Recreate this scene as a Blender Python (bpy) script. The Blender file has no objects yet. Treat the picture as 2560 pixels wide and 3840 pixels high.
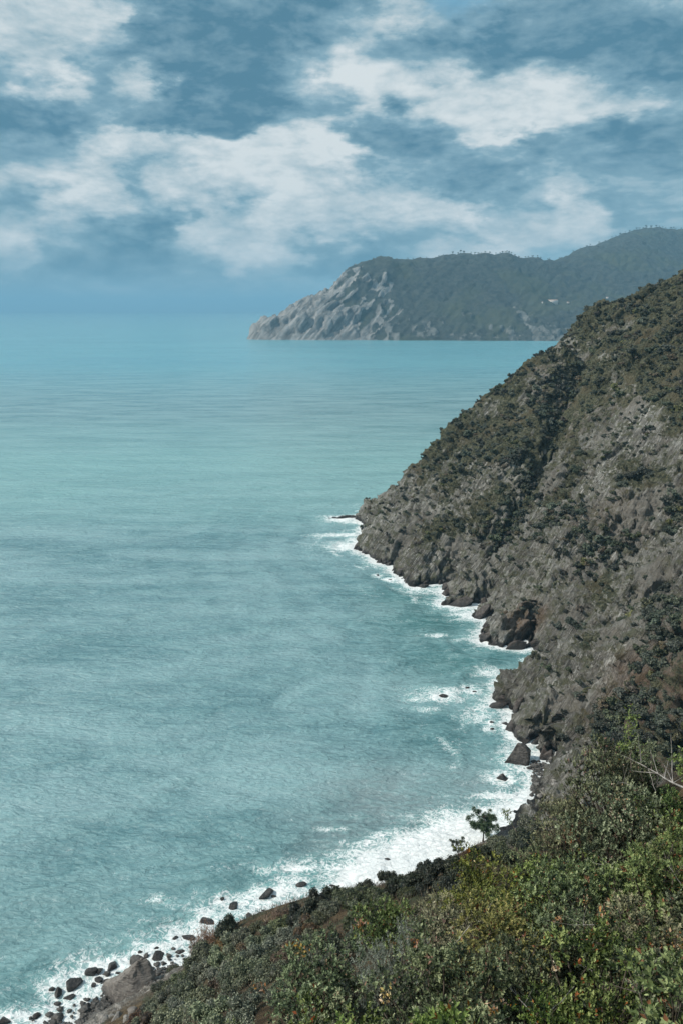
import bpy, math
import numpy as np
R = math.radians
sc = bpy.context.scene
COL = sc.collection

# ------------------------------------------------------------------ camera, light, sky
CAM_H = 120.0
PITCH = 15.4
F = 2773.0                       # focal length in pixels of the 2560x3840 photograph
cam = bpy.data.cameras.new('camera')
cam.sensor_fit = 'VERTICAL'; cam.sensor_height = 36; cam.lens = 26.0
cam.clip_start = 0.1; cam.clip_end = 90000
camo = bpy.data.objects.new('camera', cam); COL.objects.link(camo)
camo.location = (0, 0, CAM_H); camo.rotation_euler = (R(90 - PITCH), 0, 0)
sc.camera = camo

SUN_EL, SUN_AZ = 44.0, -98.0       # azimuth measured from +Y (view direction) towards +X
sun = bpy.data.lights.new('sun', 'SUN'); sun.energy = 2.6; sun.angle = R(4); sun.color = (1.0, 0.93, 0.82)
suno = bpy.data.objects.new('sun', sun); COL.objects.link(suno)
suno.rotation_euler = (R(90 - SUN_EL), 0, R(-SUN_AZ + 180))
sc.view_settings.view_transform = 'Standard'; sc.view_settings.look = 'None'
sc.view_settings.exposure = 0.75; sc.view_settings.gamma = 1.0
sc.render.engine = 'CYCLES'
sc.cycles.use_denoising = True
sc.cycles.max_bounces = 6; sc.cycles.diffuse_bounces = 2; sc.cycles.glossy_bounces = 2
sc.cycles.volume_bounces = 0; sc.cycles.transparent_max_bounces = 8
sc.cycles.sample_clamp_indirect = 4.0

CP, SP = math.cos(R(PITCH)), math.sin(R(PITCH))
def ray(px, py):
    u = (px - 1280) / F; v = (1920 - py) / F
    return np.array([u, CP + v * SP, -SP + v * CP])
def P(px, py, Y):                # world point on the line of sight at forward distance Y
    d = ray(px, py); return np.array([0, 0, CAM_H]) + d * (Y / d[1])
def S(px, py):                   # world point on the sea
    d = ray(px, py); return (np.array([0, 0, CAM_H]) + d * (-CAM_H / d[2]))[:2]
def proj(p):
    x, y, z = p[..., 0], p[..., 1], p[..., 2] - CAM_H
    dep = y * CP - z * SP; up = y * SP + z * CP
    return 1280 + F * x / dep, 1920 - F * up / dep, dep

# ------------------------------------------------------------------ node helpers
class NT:
    def __init__(s, nt):
        s.nt = nt; nt.nodes.clear()
    def n(s, t, **kw):
        nd = s.nt.nodes.new(t)
        ins = kw.pop('i', {})
        for k, v in kw.items(): setattr(nd, k, v)
        for k, v in ins.items():
            sock = nd.inputs[k]
            if hasattr(v, 'is_output'): s.nt.links.new(v, sock)
            else: sock.default_value = v
        return nd
    def math(s, op, a, b=0.0, c=None, clamp=False):
        i = {0: a, 1: b}
        if c is not None: i[2] = c
        return s.n('ShaderNodeMath', operation=op, use_clamp=clamp, i=i).outputs[0]
    def vmul(s, v, k):
        return s.n('ShaderNodeVectorMath', operation='MULTIPLY', i={0: v, 1: k}).outputs[0]
    def noise(s, vec, scale, detail=4, rough=0.55, dist=0.0, out=0, lac=2.0):
        return s.n('ShaderNodeTexNoise', i={'Vector': vec, 'Scale': scale, 'Detail': detail, 'Roughness': rough, 'Distortion': dist, 'Lacunarity': lac}).outputs[out]
    def mix(s, f, a, b, blend='MIX', clampf=True):
        nd = s.nt.nodes.new('ShaderNodeMix'); nd.data_type = 'RGBA'; nd.blend_type = blend
        for k, v in ((0, f), (6, a), (7, b)):
            if hasattr(v, 'is_output'): s.nt.links.new(v, nd.inputs[k])
            else: nd.inputs[k].default_value = v if k == 0 else (tuple(v) + (1,))[:4]
        return nd.outputs[2]
    def step(s, x, a, b, lo=0.0, hi=1.0, kind='SMOOTHSTEP'):
        return s.n('ShaderNodeMapRange', interpolation_type=kind, i={'Value': x, 'From Min': a, 'From Max': b, 'To Min': lo, 'To Max': hi}).outputs[0]
    def attr(s, name, out=2):
        return s.n('ShaderNodeAttribute', attribute_name=name).outputs[out]
    def ramp(s, x, stops, interp='LINEAR'):
        nd = s.n('ShaderNodeValToRGB', i={0: x}); cr = nd.color_ramp; cr.interpolation = interp
        while len(cr.elements) < len(stops): cr.elements.new(0.5)
        for e, (p, c) in zip(cr.elements, stops):
            e.position = p; e.color = (tuple(c) + (1,))[:4] if len(c) < 4 else c
        return nd
def new_mat(name):
    m = bpy.data.materials.new(name); m.use_nodes = True
    t = NT(m.node_tree); t.out = t.n('ShaderNodeOutputMaterial'); return m, t
def finish(t, shader): t.nt.links.new(shader, t.out.inputs[0])

# ------------------------------------------------------------------ world: Nishita sky under a broken cloud deck
world = bpy.data.worlds.new('World'); sc.world = world; world.use_nodes = True
w = NT(world.node_tree)
wout = w.n('ShaderNodeOutputWorld')
STR = 0.1
sky = w.n('ShaderNodeTexSky', sky_type='NISHITA', sun_disc=False, sun_elevation=R(SUN_EL), sun_rotation=R(SUN_AZ), altitude=100, air_density=1.0, dust_density=1.0, ozone_density=1.5)
tc = w.n('ShaderNodeTexCoord').outputs['Generated']
sep = w.n('ShaderNodeSeparateXYZ', i={0: tc}).outputs
az = w.math('MULTIPLY', w.math('ARCTAN2', sep[0], sep[1]), 57.2958)
el = w.math('MULTIPLY', w.math('ARCSINE', sep[2]), 57.2958)
# noise space: spherical, stretched sideways
cl = w.n('ShaderNodeCombineXYZ', i={0: w.math('MULTIPLY', az, 0.055), 1: w.math('MULTIPLY', el, 0.13), 2: 3.7}).outputs[0]
clf = w.n('ShaderNodeVectorMath', operation='MULTIPLY_ADD', i={0: w.noise(cl, 1.2, 3, .5, out=1), 1: (.4, .4, 0), 2: cl}).outputs[0]
n_lo = w.noise(clf, 1.6, 8, 0.62)
n_hi = w.noise(clf, 4.2, 9, 0.58)
wa = w.noise(cl, 3.2, 8, 0.62); wb = w.noise(w.vmul(cl, (1, 1, 2.3)), 3.0, 8, 0.62)
ya = w.math('MAXIMUM', sep[1], .05)
ga = w.math('DIVIDE', sep[0], ya); gb = w.math('DIVIDE', sep[2], ya)
uu = w.math('ADD', w.math('MULTIPLY', w.math('DIVIDE', ga, w.math('SUBTRACT', .964, w.math('MULTIPLY', gb, .2656))), 1.083), .5)
uu = w.math('ADD', uu, w.math('MULTIPLY', w.math('SUBTRACT', wa, .5), .30))
el2 = w.math('ADD', w.math('SUBTRACT', gb, .010), w.math('MULTIPLY', w.math('SUBTRACT', wb, .5), .085))
LV = {'W': (1.0, 1), 'L': (.84, 1), 'M': (.42, .92), 'G': (.15, .97), 'D': (.07, 1), 'B': (.42, .25), 'C': (.36, .55)}
ROWS = [(.348, 'LLMGGGGDGMBMGGGM'), (.318, 'LLLGDDDGMLMGGGGG'), (.286, 'LLMGDDDMLMGGGGGD'), (.254, 'MWMLGDGMWWWLWLMG'),
        (.220, 'GMMGDDDMWGLWWWLM'), (.2007, 'GGMGDDWWMMMWGMGG'), (.186, 'MMLLLWWWGGGMGMGG'), (.151, 'LWLMLWWLMMMGMMMM'),
        (.116, 'MWLMLMWLLWWMMLMM'), (.0795, 'LMMGLLWLMMMLLLMM'), (.042, 'MGGGMLMGGMLLCCMM'), (.02, 'MMMMMMMBBBBBBBBM'), (.0035, 'MMMMMCCCCCCCCCCC')]
rows = list(reversed(ROWS))
acc_b = acc_a = None
for k, (e0, s_) in enumerate(rows):
    rp = w.ramp(uu, [((j + .5) / 16, (LV[c][0],) * 3 + (LV[c][1],)) for j, c in enumerate(s_)], 'EASE')
    if acc_b is None:
        acc_b, acc_a = rp.outputs[0], rp.outputs[1]
    else:
        t_ = w.step(el2, rows[k - 1][0], e0)
        acc_b = w.mix(t_, acc_b, rp.outputs[0])
        acc_a = w.n('ShaderNodeMix', data_type='FLOAT', i={0: t_, 2: acc_a, 3: rp.outputs[1]}).outputs[0]
lay = w.n('ShaderNodeSeparateColor', i={0: acc_b}).outputs[0]
# outside the view the broken deck goes on, made brighter to lift the lighting
gen = w.step(n_lo, .30, .60)
out_az = w.step(w.math('ABSOLUTE', az), 24, 38)
out_el = w.step(el, 20.5, 30)
outm = w.math('MAXIMUM', out_az, out_el)
lay = w.n('ShaderNodeMix', data_type='FLOAT', i={0: outm, 2: lay, 3: gen}).outputs[0]
cov = w.n('ShaderNodeMix', data_type='FLOAT', i={0: outm, 2: acc_a, 3: .85}).outputs[0]
br = w.math('ADD', lay, w.math('MULTIPLY', w.math('SUBTRACT', n_hi, .5), .75))
br = w.math('ADD', br, w.math('MULTIPLY', w.math('SUBTRACT', n_lo, .5), .3))
bil = w.math('ABSOLUTE', w.math('SUBTRACT', w.noise(cl, 3.4, 7, .55), .5))
bil2 = w.math('ABSOLUTE', w.math('SUBTRACT', w.noise(cl, 8.5, 5, .55), .5))
br = w.math('ADD', br, w.math('MULTIPLY', w.math('SUBTRACT', w.math('ADD', bil, w.math('MULTIPLY', bil2, .5)), .13), w.step(el, 1, 6, .4, 1.1)))
n_3 = w.noise(clf, 12.0, 8, 0.6)
br = w.math('ADD', br, w.math('MULTIPLY', w.math('SUBTRACT', n_3, .5), w.step(el, 2, 9, .15, .6)), clamp=True)
k = .66 / STR
def c_(r, g, b, s=1.0): return (r * k * s, g * k * s, b * k * s)
crp = w.n('ShaderNodeMapRange', interpolation_type='LINEAR', i={'Value': br})
c1 = w.mix(w.step(br, 0, .45, kind='LINEAR'), c_(.078, .195, .28), c_(.235, .375, .45))
c2 = w.mix(w.step(br, .4, 1.0, kind='LINEAR'), c1, c_(.66, .71, .725))
blue = w.mix(.75, sky.outputs[0], c_(.14, .38, .53))
skyc = w.mix(cov, blue, c2)
bg = w.n('ShaderNodeBackground', i={'Color': skyc, 'Strength': STR})
w.nt.links.new(bg.outputs[0], wout.inputs[0])

# ------------------------------------------------------------------ numpy noise
rng = np.random.default_rng(7)
_perm = rng.permutation(256); _perm = np.concatenate([_perm, _perm, _perm])
_g = rng.normal(size=(256, 3)); _g /= np.linalg.norm(_g, axis=1)[:, None]
def perlin(p):
    p = np.asarray(p, float); i = np.floor(p).astype(np.int64); f = p - i; i &= 255
    u = f * f * f * (f * (f * 6 - 15) + 10)
    r = 0
    for dx in (0, 1):
        wx = u[..., 0] if dx else 1 - u[..., 0]
        a = _perm[i[..., 0] + dx]
        for dy in (0, 1):
            wy = u[..., 1] if dy else 1 - u[..., 1]
            b = _perm[a + i[..., 1] + dy]
            for dz in (0, 1):
                wz = u[..., 2] if dz else 1 - u[..., 2]
                g = _g[_perm[b + i[..., 2] + dz]]
                r = r + wx * wy * wz * (g[..., 0] * (f[..., 0] - dx) + g[..., 1] * (f[..., 1] - dy) + g[..., 2] * (f[..., 2] - dz))
    return r * 1.5
def fbm(p, octv=4, gain=.5, ridge=False):
    s = 0; a = 1; tot = 0; p = np.asarray(p, float)
    for o in range(octv):
        n = perlin(p * 2.03 ** o + 17.3 * o)
        if ridge: n = 1 - 2 * np.abs(n)
        s = s + a * n; tot += a; a *= gain
    return s / tot
def xyz(x, y, z): return np.stack(np.broadcast_arrays(x, y, z), -1).astype(float)
def blocks_noise(p, seed=0):
    """random value of the nearest jittered cell: hard edged chunks"""
    p = np.asarray(p, float); i0 = np.floor(p).astype(np.int64); best = np.full(len(p), 1e9); val = np.zeros(len(p))
    rr = np.random.default_rng(1234 + seed).random((256, 4))
    for dx in (-1, 0, 1):
        for dy in (-1, 0, 1):
            for dz in (-1, 0, 1):
                c = i0 + np.array([dx, dy, dz]); h = _perm[_perm[_perm[c[:, 0] & 255] + (c[:, 1] & 255)] + (c[:, 2] & 255)]
                q = rr[h]; d = ((c + .1 + .8 * q[:, :3] - p) ** 2).sum(1); m_ = d < best
                best = np.where(m_, d, best); val = np.where(m_, q[:, 3], val)
    return val
def smooth(x, a, b):
    t = np.clip((x - a) / (b - a), 0, 1); return t * t * (3 - 2 * t)

def tps_fit(pts, z, reg=0.0):
    n = len(pts); d = np.linalg.norm(pts[:, None] - pts[None], axis=2)
    K = np.where(d > 0, d * d * np.log(d + 1e-12), 0) + reg * np.eye(n)
    A = np.zeros((n + 3, n + 3)); A[:n, :n] = K; A[:n, n] = 1; A[:n, n + 1:] = pts; A[n, :n] = 1; A[n + 1:, :n] = pts.T
    return pts, np.linalg.solve(A, np.concatenate([z, np.zeros(3)]))
def tps_eval(m, q):
    pts, wt = m; n = len(pts); out = np.empty(len(q))
    for s in range(0, len(q), 20000):
        qq = q[s:s + 20000]; d2 = ((qq[:, None] - pts[None]) ** 2).sum(2)
        out[s:s + 20000] = (0.5 * d2 * np.log(d2 + 1e-12)) @ wt[:n] + wt[n] + qq @ wt[n + 1:]
    return out
def poly_dist(q, poly, closed=False):
    best = np.full(len(q), 1e18)
    m = len(poly) if closed else len(poly) - 1
    for i in range(m):
        a = poly[i]; b = poly[(i + 1) % len(poly)]; ab = b - a
        t = np.clip(((q - a) @ ab) / (ab @ ab + 1e-12), 0, 1)
        best = np.minimum(best, ((q - a - t[:, None] * ab) ** 2).sum(1))
    return np.sqrt(best)
def inside(q, poly):
    c = np.zeros(len(q), bool); x, y = q[:, 0], q[:, 1]
    for i in range(len(poly)):
        x1, y1 = poly[i]; x2, y2 = poly[(i + 1) % len(poly)]
        if y1 == y2: continue
        c ^= ((y1 > y) != (y2 > y)) & (x < (x2 - x1) * (y - y1) / (y2 - y1) + x1)
    return c

def mesh_np(name, v, f, mats, attrs=None, smooth_=True, mat_idx=None, attr_dom='POINT'):
    me = bpy.data.meshes.new(name); v = np.ascontiguousarray(v, np.float32); f = np.asarray(f)
    nv, nf, k = len(v), len(f), f.shape[1]
    me.vertices.add(nv); me.vertices.foreach_set('co', v.ravel())
    me.loops.add(nf * k); me.loops.foreach_set('vertex_index', f.ravel().astype(np.int32))
    me.polygons.add(nf); me.polygons.foreach_set('loop_start', np.arange(0, nf * k, k, dtype=np.int32))
    me.update(calc_edges=True)
    if smooth_: me.polygons.foreach_set('use_smooth', np.ones(nf, bool))
    for m in (mats if isinstance(mats, (list, tuple)) else [mats]): me.materials.append(m)
    if mat_idx is not None: me.polygons.foreach_set('material_index', np.asarray(mat_idx, np.int32))
    for nm, a in (attrs or {}).items():
        a = np.asarray(a, np.float32)
        if a.ndim == 1:
            at = me.attributes.new(nm, 'FLOAT', 'POINT'); at.data.foreach_set('value', a)
        else:
            at = me.attributes.new(nm, 'FLOAT_COLOR', 'POINT')
            at.data.foreach_set('color', np.concatenate([a, np.ones((len(a), 1), np.float32)], 1).ravel())
    me.validate(); me.update()
    return me
def link(name, me, parent=None, loc=None, rot=None, scale=None):
    o = bpy.data.objects.new(name, me); COL.objects.link(o)
    if loc is not None: o.location = tuple(map(float, loc))
    if rot is not None: o.rotation_euler = rot
    if scale is not None: o.scale = scale if hasattr(scale, '__len__') else (scale,) * 3
    if parent is not None: o.parent = parent
    return o
def tag(o, label=None, cat=None, group=None, kind=None):
    if label: o['label'] = label
    if cat: o['category'] = cat
    if group: o['group'] = group
    if kind: o['kind'] = kind
    return o
def grid_faces(nx, ny, keep=None):
    i, j = np.meshgrid(np.arange(nx - 1), np.arange(ny - 1), indexing='ij')
    a = (i * ny + j).ravel(); f = np.stack([a, a + ny, a + ny + 1, a + 1], 1)
    if keep is not None: f = f[keep[f].any(1)]
    return f
def compact(v, f, attrs):
    used = np.zeros(len(v), bool); used[f.ravel()] = True
    idx = np.cumsum(used) - 1
    return v[used], idx[f], {k_: a[used] for k_, a in attrs.items()}

# ------------------------------------------------------------------ coast line, read from the photograph onto the sea plane
coast_px = [(1339, 1945), (1386, 1971), (1373, 2015), (1347, 2062), (1395, 2084), (1425, 2110), (1486, 2119), (1482, 2145),
    (1521, 2175), (1547, 2197), (1599, 2188), (1686, 2184), (1722, 2200), (1677, 2223), (1700, 2242), (1664, 2265), (1755, 2266),
    (1850, 2253), (1798, 2301), (1777, 2314), (1855, 2303), (1842, 2336), (1811, 2405), (1876, 2422), (1946, 2431),
    (1985, 2418), (2033, 2448), (2054, 2487), (2015, 2518), (1937, 2557), (1894, 2570), (1863, 2617), (1920, 2657),
    (1963, 2683), (1920, 2726), (1963, 2774), (2033, 2778), (2037, 2847), (2075, 2860), (2059, 2899), (2041, 2951), (2007, 2990),
    (1960, 3040), (1860, 3130), (1700, 3210), (1500, 3300), (1300, 3385), (1150, 3445), (1000, 3500), (900, 3545), (800, 3590),
    (720, 3630), (653, 3650), (539, 3698), (449, 3771), (367, 3812), (320, 3850), (200, 3960)]
coast = [S(*c) for c in coast_px]
tip = coast[0]
back = [tip + np.array(o_) for o_ in ((420, 180), (260, 120), (150, 75), (70, 40), (22, 22))]
coast_ns = back + coast + [np.array([-75., 60.]), np.array([-88., 20.]), np.array([-95., -60.])]
coast_arr = np.array(coast_ns)
land_poly = np.array(coast_ns + [np.array([900., -60.]), np.array([900., tip[1] + 180])])
def sdist(q):
    d = poly_dist(q, coast_arr); return np.where(inside(q, land_poly), d, -d)

ridge_px = [(1400, 1885, 430), (1450, 1850, 431), (1530, 1780, 432), (1600, 1700, 434), (1680, 1640, 436), (1770, 1560, 438), (1860, 1490, 441), (1935, 1402, 443),
    (2000, 1350, 445), (2080, 1297, 447), (2200, 1230, 450), (2350, 1152, 454), (2450, 1080, 457), (2560, 1010, 460)]
ctl = []
for c in coast[::2]: ctl.append((c[0], c[1], 0))
for b in back: ctl.append((b[0], b[1], 0))
for px, py, Y in ridge_px:
    p = P(px, py + 26, Y); ctl.append(tuple(p))
    if px > 1500: ctl.append((p[0] + 30, p[1] + 45, p[2] * .62)); 
ctl += [(300, 440, 195), (420, 420, 240), (420, 200, 250), (300, 250, 190)]
for Y, Xc, arr in ((400, 22, ((30, 29), (75, 66), (125, 98), (180, 135))), (340, 34, ((32, 27), (75, 58), (120, 92), (175, 130))),
                   (285, 52, ((28, 21), (65, 48), (105, 78), (150, 112))), (240, 64, ((22, 15), (55, 40), (95, 74), (150, 118))),
                   (200, 60, ((20, 17), (50, 42), (85, 74), (140, 115))), (172, 58, ((12, 10), (35, 28), (70, 55), (125, 95)))):
    for dx, z in arr: ctl.append((Xc + dx, Y, z))
# ravine between the cliff and the near slope
ctl += [(62, 152, 3), (80, 135, 8), (110, 112, 22), (150, 90, 48), (210, 60, 90)]
# near slope
ctl += [(0, 0, 118.2), (0, -20, 131), (-25, -10, 84), (-7, 0, 104), (-3.5, 3, 110), (30, 0, 132), (30, 20, 121), (60, 30, 122), (100, 0, 150), (60, -40, 160)]
near = [(1280, 3840, 6, 1.9), (1280, 3500, 11, 2.0), (1250, 3420, 13, 2.2), (1650, 3330, 15, 2.2), (1800, 3150, 17, 2.2), (2000, 3400, 11, 2.2),
        (2000, 3030, 19, 2.4), (2220, 2870, 21, 2.4), (2420, 2850, 22, 2.4), (2560, 3300, 10, 2.0), (2560, 3840, 5.2, 1.8), (1900, 3840, 5.6, 1.8), (900, 3840, 9, 2.2), (1050, 3640, 11.5, 1.7), (985, 3705, 11, 1.5), (1135, 3490, 13, 1.7), (840, 3835, 9.5, 1.4), (1030, 3590, 12.5, 1.6), (1270, 3445, 14.5, 1.8),
        (1200, 3360, 66, 1.6), (1380, 3310, 62, 1.6), (1500, 3290, 60, 1.6), (1650, 3240, 58, 1.6), (1760, 3165, 57, .5), (1810, 3155, 57, .2), (1000, 3460, 70, .5), (860, 3510, 74, .5), (745, 3540, 79, .3),
        (880, 3640, 52, .8), (700, 3640, 80, .5), (760, 3760, 50, .8), (660, 3720, 84, .5), (600, 3830, 66, .6), (620, 3740, 92, .5), (1000, 3600, 50, 1)]
for px, py, Y, dz in near:
    p = P(px, py, Y); ctl.append((p[0], p[1], p[2] - dz))
ctl += [(26, 50, 66), (30, 80, 44), (20, 45, 76), (45, 60, 70), (4, 40, 80), (-8, 32, 79), (-16, 30, 72), (-20, 50, 52), (-30, 60, 36)]
for px, py, Y, dz in ((815, 3840, 15, 6), (970, 3720, 18, 7), (1010, 3620, 20, 7), (1133, 3480, 23, 7), (1280, 3440, 25, 8), (1443, 3390, 25, 9), (1606, 3350, 27, 8), (1729, 3290, 30, 7), (1876, 3050, 33, 6), (2096, 2940, 36, 8), (650, 3840, 12, 12), (500, 3840, 10, 16), (750, 3740, 18, 12), (800, 3600, 30, 8)):
    p = P(px, py, Y); ctl.append((p[0], p[1], p[2] - dz))
ctl = np.array(ctl)
def cliffA(x, y):
    near_ = smooth(y, 150, 170)
    return 2.5 + near_ * 7.5
_d = sdist(ctl[:, :2]); _c = cliffA(ctl[:, 0], ctl[:, 1]) * (1 - np.exp(-np.maximum(_d, 0) / 5))
TPS = tps_fit(ctl[:, :2], ctl[:, 2] - _c, reg=3.0)
def seg_gauss(q, a, b, wd):
    return np.exp(-(poly_dist(q, np.array([a, b], float)) / wd) ** 2)
def H(q):
    q = np.atleast_2d(q).astype(float); x, y = q[:, 0], q[:, 1]
    d = sdist(q); dp = np.maximum(d, 0)
    base = tps_eval(TPS, q)
    cl_ = cliffA(x, y) * (1 - np.exp(-dp / 5))
    hill = smooth(y, 150, 185)
    fade = smooth(dp, 2, 35)
    rib = fbm(xyz(x * .010, y * .034 + .006 * x, 0.3), 3, .5, True)
    big = fbm(xyz(x * .02, y * .02, 5.1), 3)
    z = base + cl_ + hill * fade * (9.5 * (rib - .35) + 6 * big) + (1 - hill) * fade * 1.0 * fbm(xyz(x * .06, y * .06, 2.1), 3) * smooth(y, 22, 45)
    # the main gully down the spur and the one beside the cove
    for a, b, dep, wd in (((140, 432), (100, 352), 14, 8), ((100, 352), (62, 300), 11, 8), ((62, 300), (46, 285), 5, 6), ((110, 230), (72, 232), 6, 6), ((130, 190), (72, 178), 5, 5)):
        z = z - dep * seg_gauss(q, a, b, wd) * fade
    z = np.where(d < 0, np.maximum(d * .55, -6.5), np.maximum(z, np.minimum(dp * .9, .35)))
    return z, d
def hit(px, py, y0=3., y1=620., n=900):
    d = ray(px, py); Y = np.geomspace(y0, y1, n); t = Y / d[1]
    pts = np.array([0, 0, CAM_H]) + t[:, None] * d
    z, _ = H(pts[:, :2]); z = np.maximum(z, 0)
    ok = np.nonzero(pts[:, 2] <= z)[0]
    if not len(ok): return None
    k_ = ok[0]; p = pts[k_]; return np.array([p[0], p[1], z[k_]])

# ------------------------------------------------------------------ materials
def bed(t, pos, a, b, c):
    dt = lambda v: t.n('ShaderNodeVectorMath', operation='DOT_PRODUCT', i={0: pos, 1: v}).outputs['Value']
    return t.n('ShaderNodeCombineXYZ', i={0: t.math('MULTIPLY', dt((.55, .53, .64)), a), 1: t.math('MULTIPLY', dt((-.11, .80, -.58)), b), 2: t.math('MULTIPLY', dt((-.826, .252, .504)), c)}).outputs[0]
def rock_nodes(t, pos, base_a, base_b, scale=1.0):
    n1 = t.noise(pos, .05 * scale, 6, .6)
    n2 = t.noise(pos, .45 * scale, 9, .68)
    # tilted beds
    st = bed(t, pos, .08, .12, .75)
    n3 = t.noise(st, 1.0, 6, .7, 1.2)
    col = t.mix(t.step(n1, .35, .65), base_a, base_b)
    col = t.mix(t.step(n2, .50, .74), col, (.42, .41, .38))
    col = t.mix(t.step(n3, .57, .70, 0, .75), col, (.56, .55, .52))
    col = t.mix(t.step(n3, .46, .33, 0, .8), col, (.055, .053, .05))  # dark bed lines, with crevice shade painted into the rock colour
    return col, n1, n2, n3
def make_cliff_mat():
    m, t = new_mat('cliff_rock')
    pos = t.n('ShaderNodeNewGeometry').outputs['Position']
    z = t.n('ShaderNodeSeparateXYZ', i={0: pos}).outputs[2]
    col, n1, n2, n3 = rock_nodes(t, pos, (.145, .138, .122), (.35, .342, .31))
    stk = t.noise(bed(t, pos, .16, .3, 1.9), 1.0, 5, .65, .8)
    patch = t.step(t.noise(pos, .035, 4, .6), .44, .58)
    col = t.mix(t.math('MULTIPLY', t.step(stk, .54, .62), t.math('ADD', t.math('MULTIPLY', patch, .6), .3)), col, (.72, .71, .67))  # pale bed streaks, brightened as painted highlights of lit faces
    col = t.mix(t.math('MULTIPLY', t.step(stk, .42, .36), .7), col, (.05, .05, .046))  # dark streaks along the beds, painted crevice shade
    col = t.mix(t.math('MULTIPLY', t.step(t.noise(pos, .28, 7, .7), .47, .60), .8), col, (.125, .13, .075))
    brown = t.attr('brown'); veg = t.attr('veg')
    col = t.mix(t.math('MULTIPLY', brown, .85), col, t.mix(n2, (.12, .07, .045), (.22, .135, .085)))
    pale = t.attr('pale')
    col = t.mix(pale, col, t.mix(n2, (.20, .185, .16), (.33, .31, .28)))
    scrub = t.mix(t.step(t.noise(pos, .9, 8, .7), .4, .62), (.045, .05, .03), (.17, .17, .105))
    scrub = t.mix(t.step(t.noise(pos, .06, 3), .5, .7), scrub, (.15, .13, .08))
    vm = t.step(t.math('ADD', veg, t.math('MULTIPLY', t.math('SUBTRACT', t.noise(pos, .35, 8, .7), .5), 1.6)), .42, .62)
    col = t.mix(vm, col, scrub)
    wet = t.step(t.math('ADD', z, t.math('MULTIPLY', t.math('SUBTRACT', t.noise(pos, .25, 6), .5), 9.0)), 3.4, .6)
    col = t.mix(wet, col, t.mix(n2, (.014, .014, .014), (.055, .052, .05)))
    rough = t.step(wet, 0, 1, .93, .42, 'LINEAR')
    bh = t.math('ADD', t.math('MULTIPLY', n3, 1.2), t.math('ADD', n2, t.math('MULTIPLY', t.noise(pos, 2.2, 8, .7), .6)))
    bmp = t.n('ShaderNodeBump', i={'Height': bh, 'Distance': 2.4, 'Strength': 1.0}).outputs[0]
    b = t.n('ShaderNodeBsdfPrincipled', i={'Base Color': col, 'Roughness': rough, 'Normal': bmp, 'Specular IOR Level': .3})
    finish(t, b.outputs[0]); return m
M_cliff = make_cliff_mat()

def make_slope_mat():
    m, t = new_mat('slope_soil')
    pos = t.n('ShaderNodeNewGeometry').outputs['Position']
    n = t.noise(pos, .8, 8, .65); rk = t.attr('pale')
    col = t.mix(t.step(n, .35, .65), (.05, .036, .022), (.15, .11, .065))
    col = t.mix(t.step(t.noise(pos, .25, 5), .5, .65), col, (.06, .07, .04))
    r1 = t.mix(t.step(t.noise(pos, 1.3, 8, .7), .35, .68), (.09, .085, .078), (.30, .285, .26))
    col = t.mix(rk, col, r1)
    bmp = t.n('ShaderNodeBump', i={'Height': t.noise(pos, 1.6, 9, .7), 'Distance': .6, 'Strength': 1}).outputs[0]
    finish(t, t.n('ShaderNodeBsdfPrincipled', i={'Base Color': col, 'Roughness': .95, 'Normal': bmp, 'Specular IOR Level': .2}).outputs[0]); return m
M_slope = make_slope_mat()

def make_boulder_mat(name, a, b, wet=True, hi=(.3, .29, .27)):
    m, t = new_mat(name)
    pos = t.n('ShaderNodeNewGeometry').outputs['Position']; z = t.n('ShaderNodeSeparateXYZ', i={0: pos}).outputs[2]
    rnd = t.n('ShaderNodeObjectInfo').outputs['Random']
    n = t.noise(pos, .9, 9, .68); st = t.n('ShaderNodeMapping', i={'Vector': pos, 'Rotation': (R(20), R(-40), 0), 'Scale': (.4, .4, 3.4)}).outputs[0]
    n3 = t.noise(st, 1, 6, .65, 1)
    col = t.mix(t.step(n, .32, .68), a, b); col = t.mix(t.step(n3, .6, .74, 0, .6), col, hi); col = t.mix(t.step(n3, .44, .36, 0, .7), col, (.02, .02, .02))
    col = t.mix(t.math('MULTIPLY', rnd, .35), col, (.09, .06, .05))
    if wet:
        wt = t.step(z, 2.2, .6); col = t.mix(wt, col, t.mix(.35, (.014, .014, .015), col)); ro = t.step(wt, 0, 1, .75, .3, 'LINEAR')
    else: ro = .9
    bmp = t.n('ShaderNodeBump', i={'Height': t.math('ADD', n, n3), 'Distance': .5, 'Strength': .9}).outputs[0]
    finish(t, t.n('ShaderNodeBsdfPrincipled', i={'Base Color': col, 'Roughness': ro, 'Normal': bmp, 'Specular IOR Level': .35}).outputs[0]); return m
M_wetrock = make_boulder_mat('wet_rock', (.03, .028, .027), (.13, .12, .112), True, (.34, .33, .31))
M_greyrock = make_boulder_mat('grey_rock', (.17, .16, .148), (.34, .325, .30), True)

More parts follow.
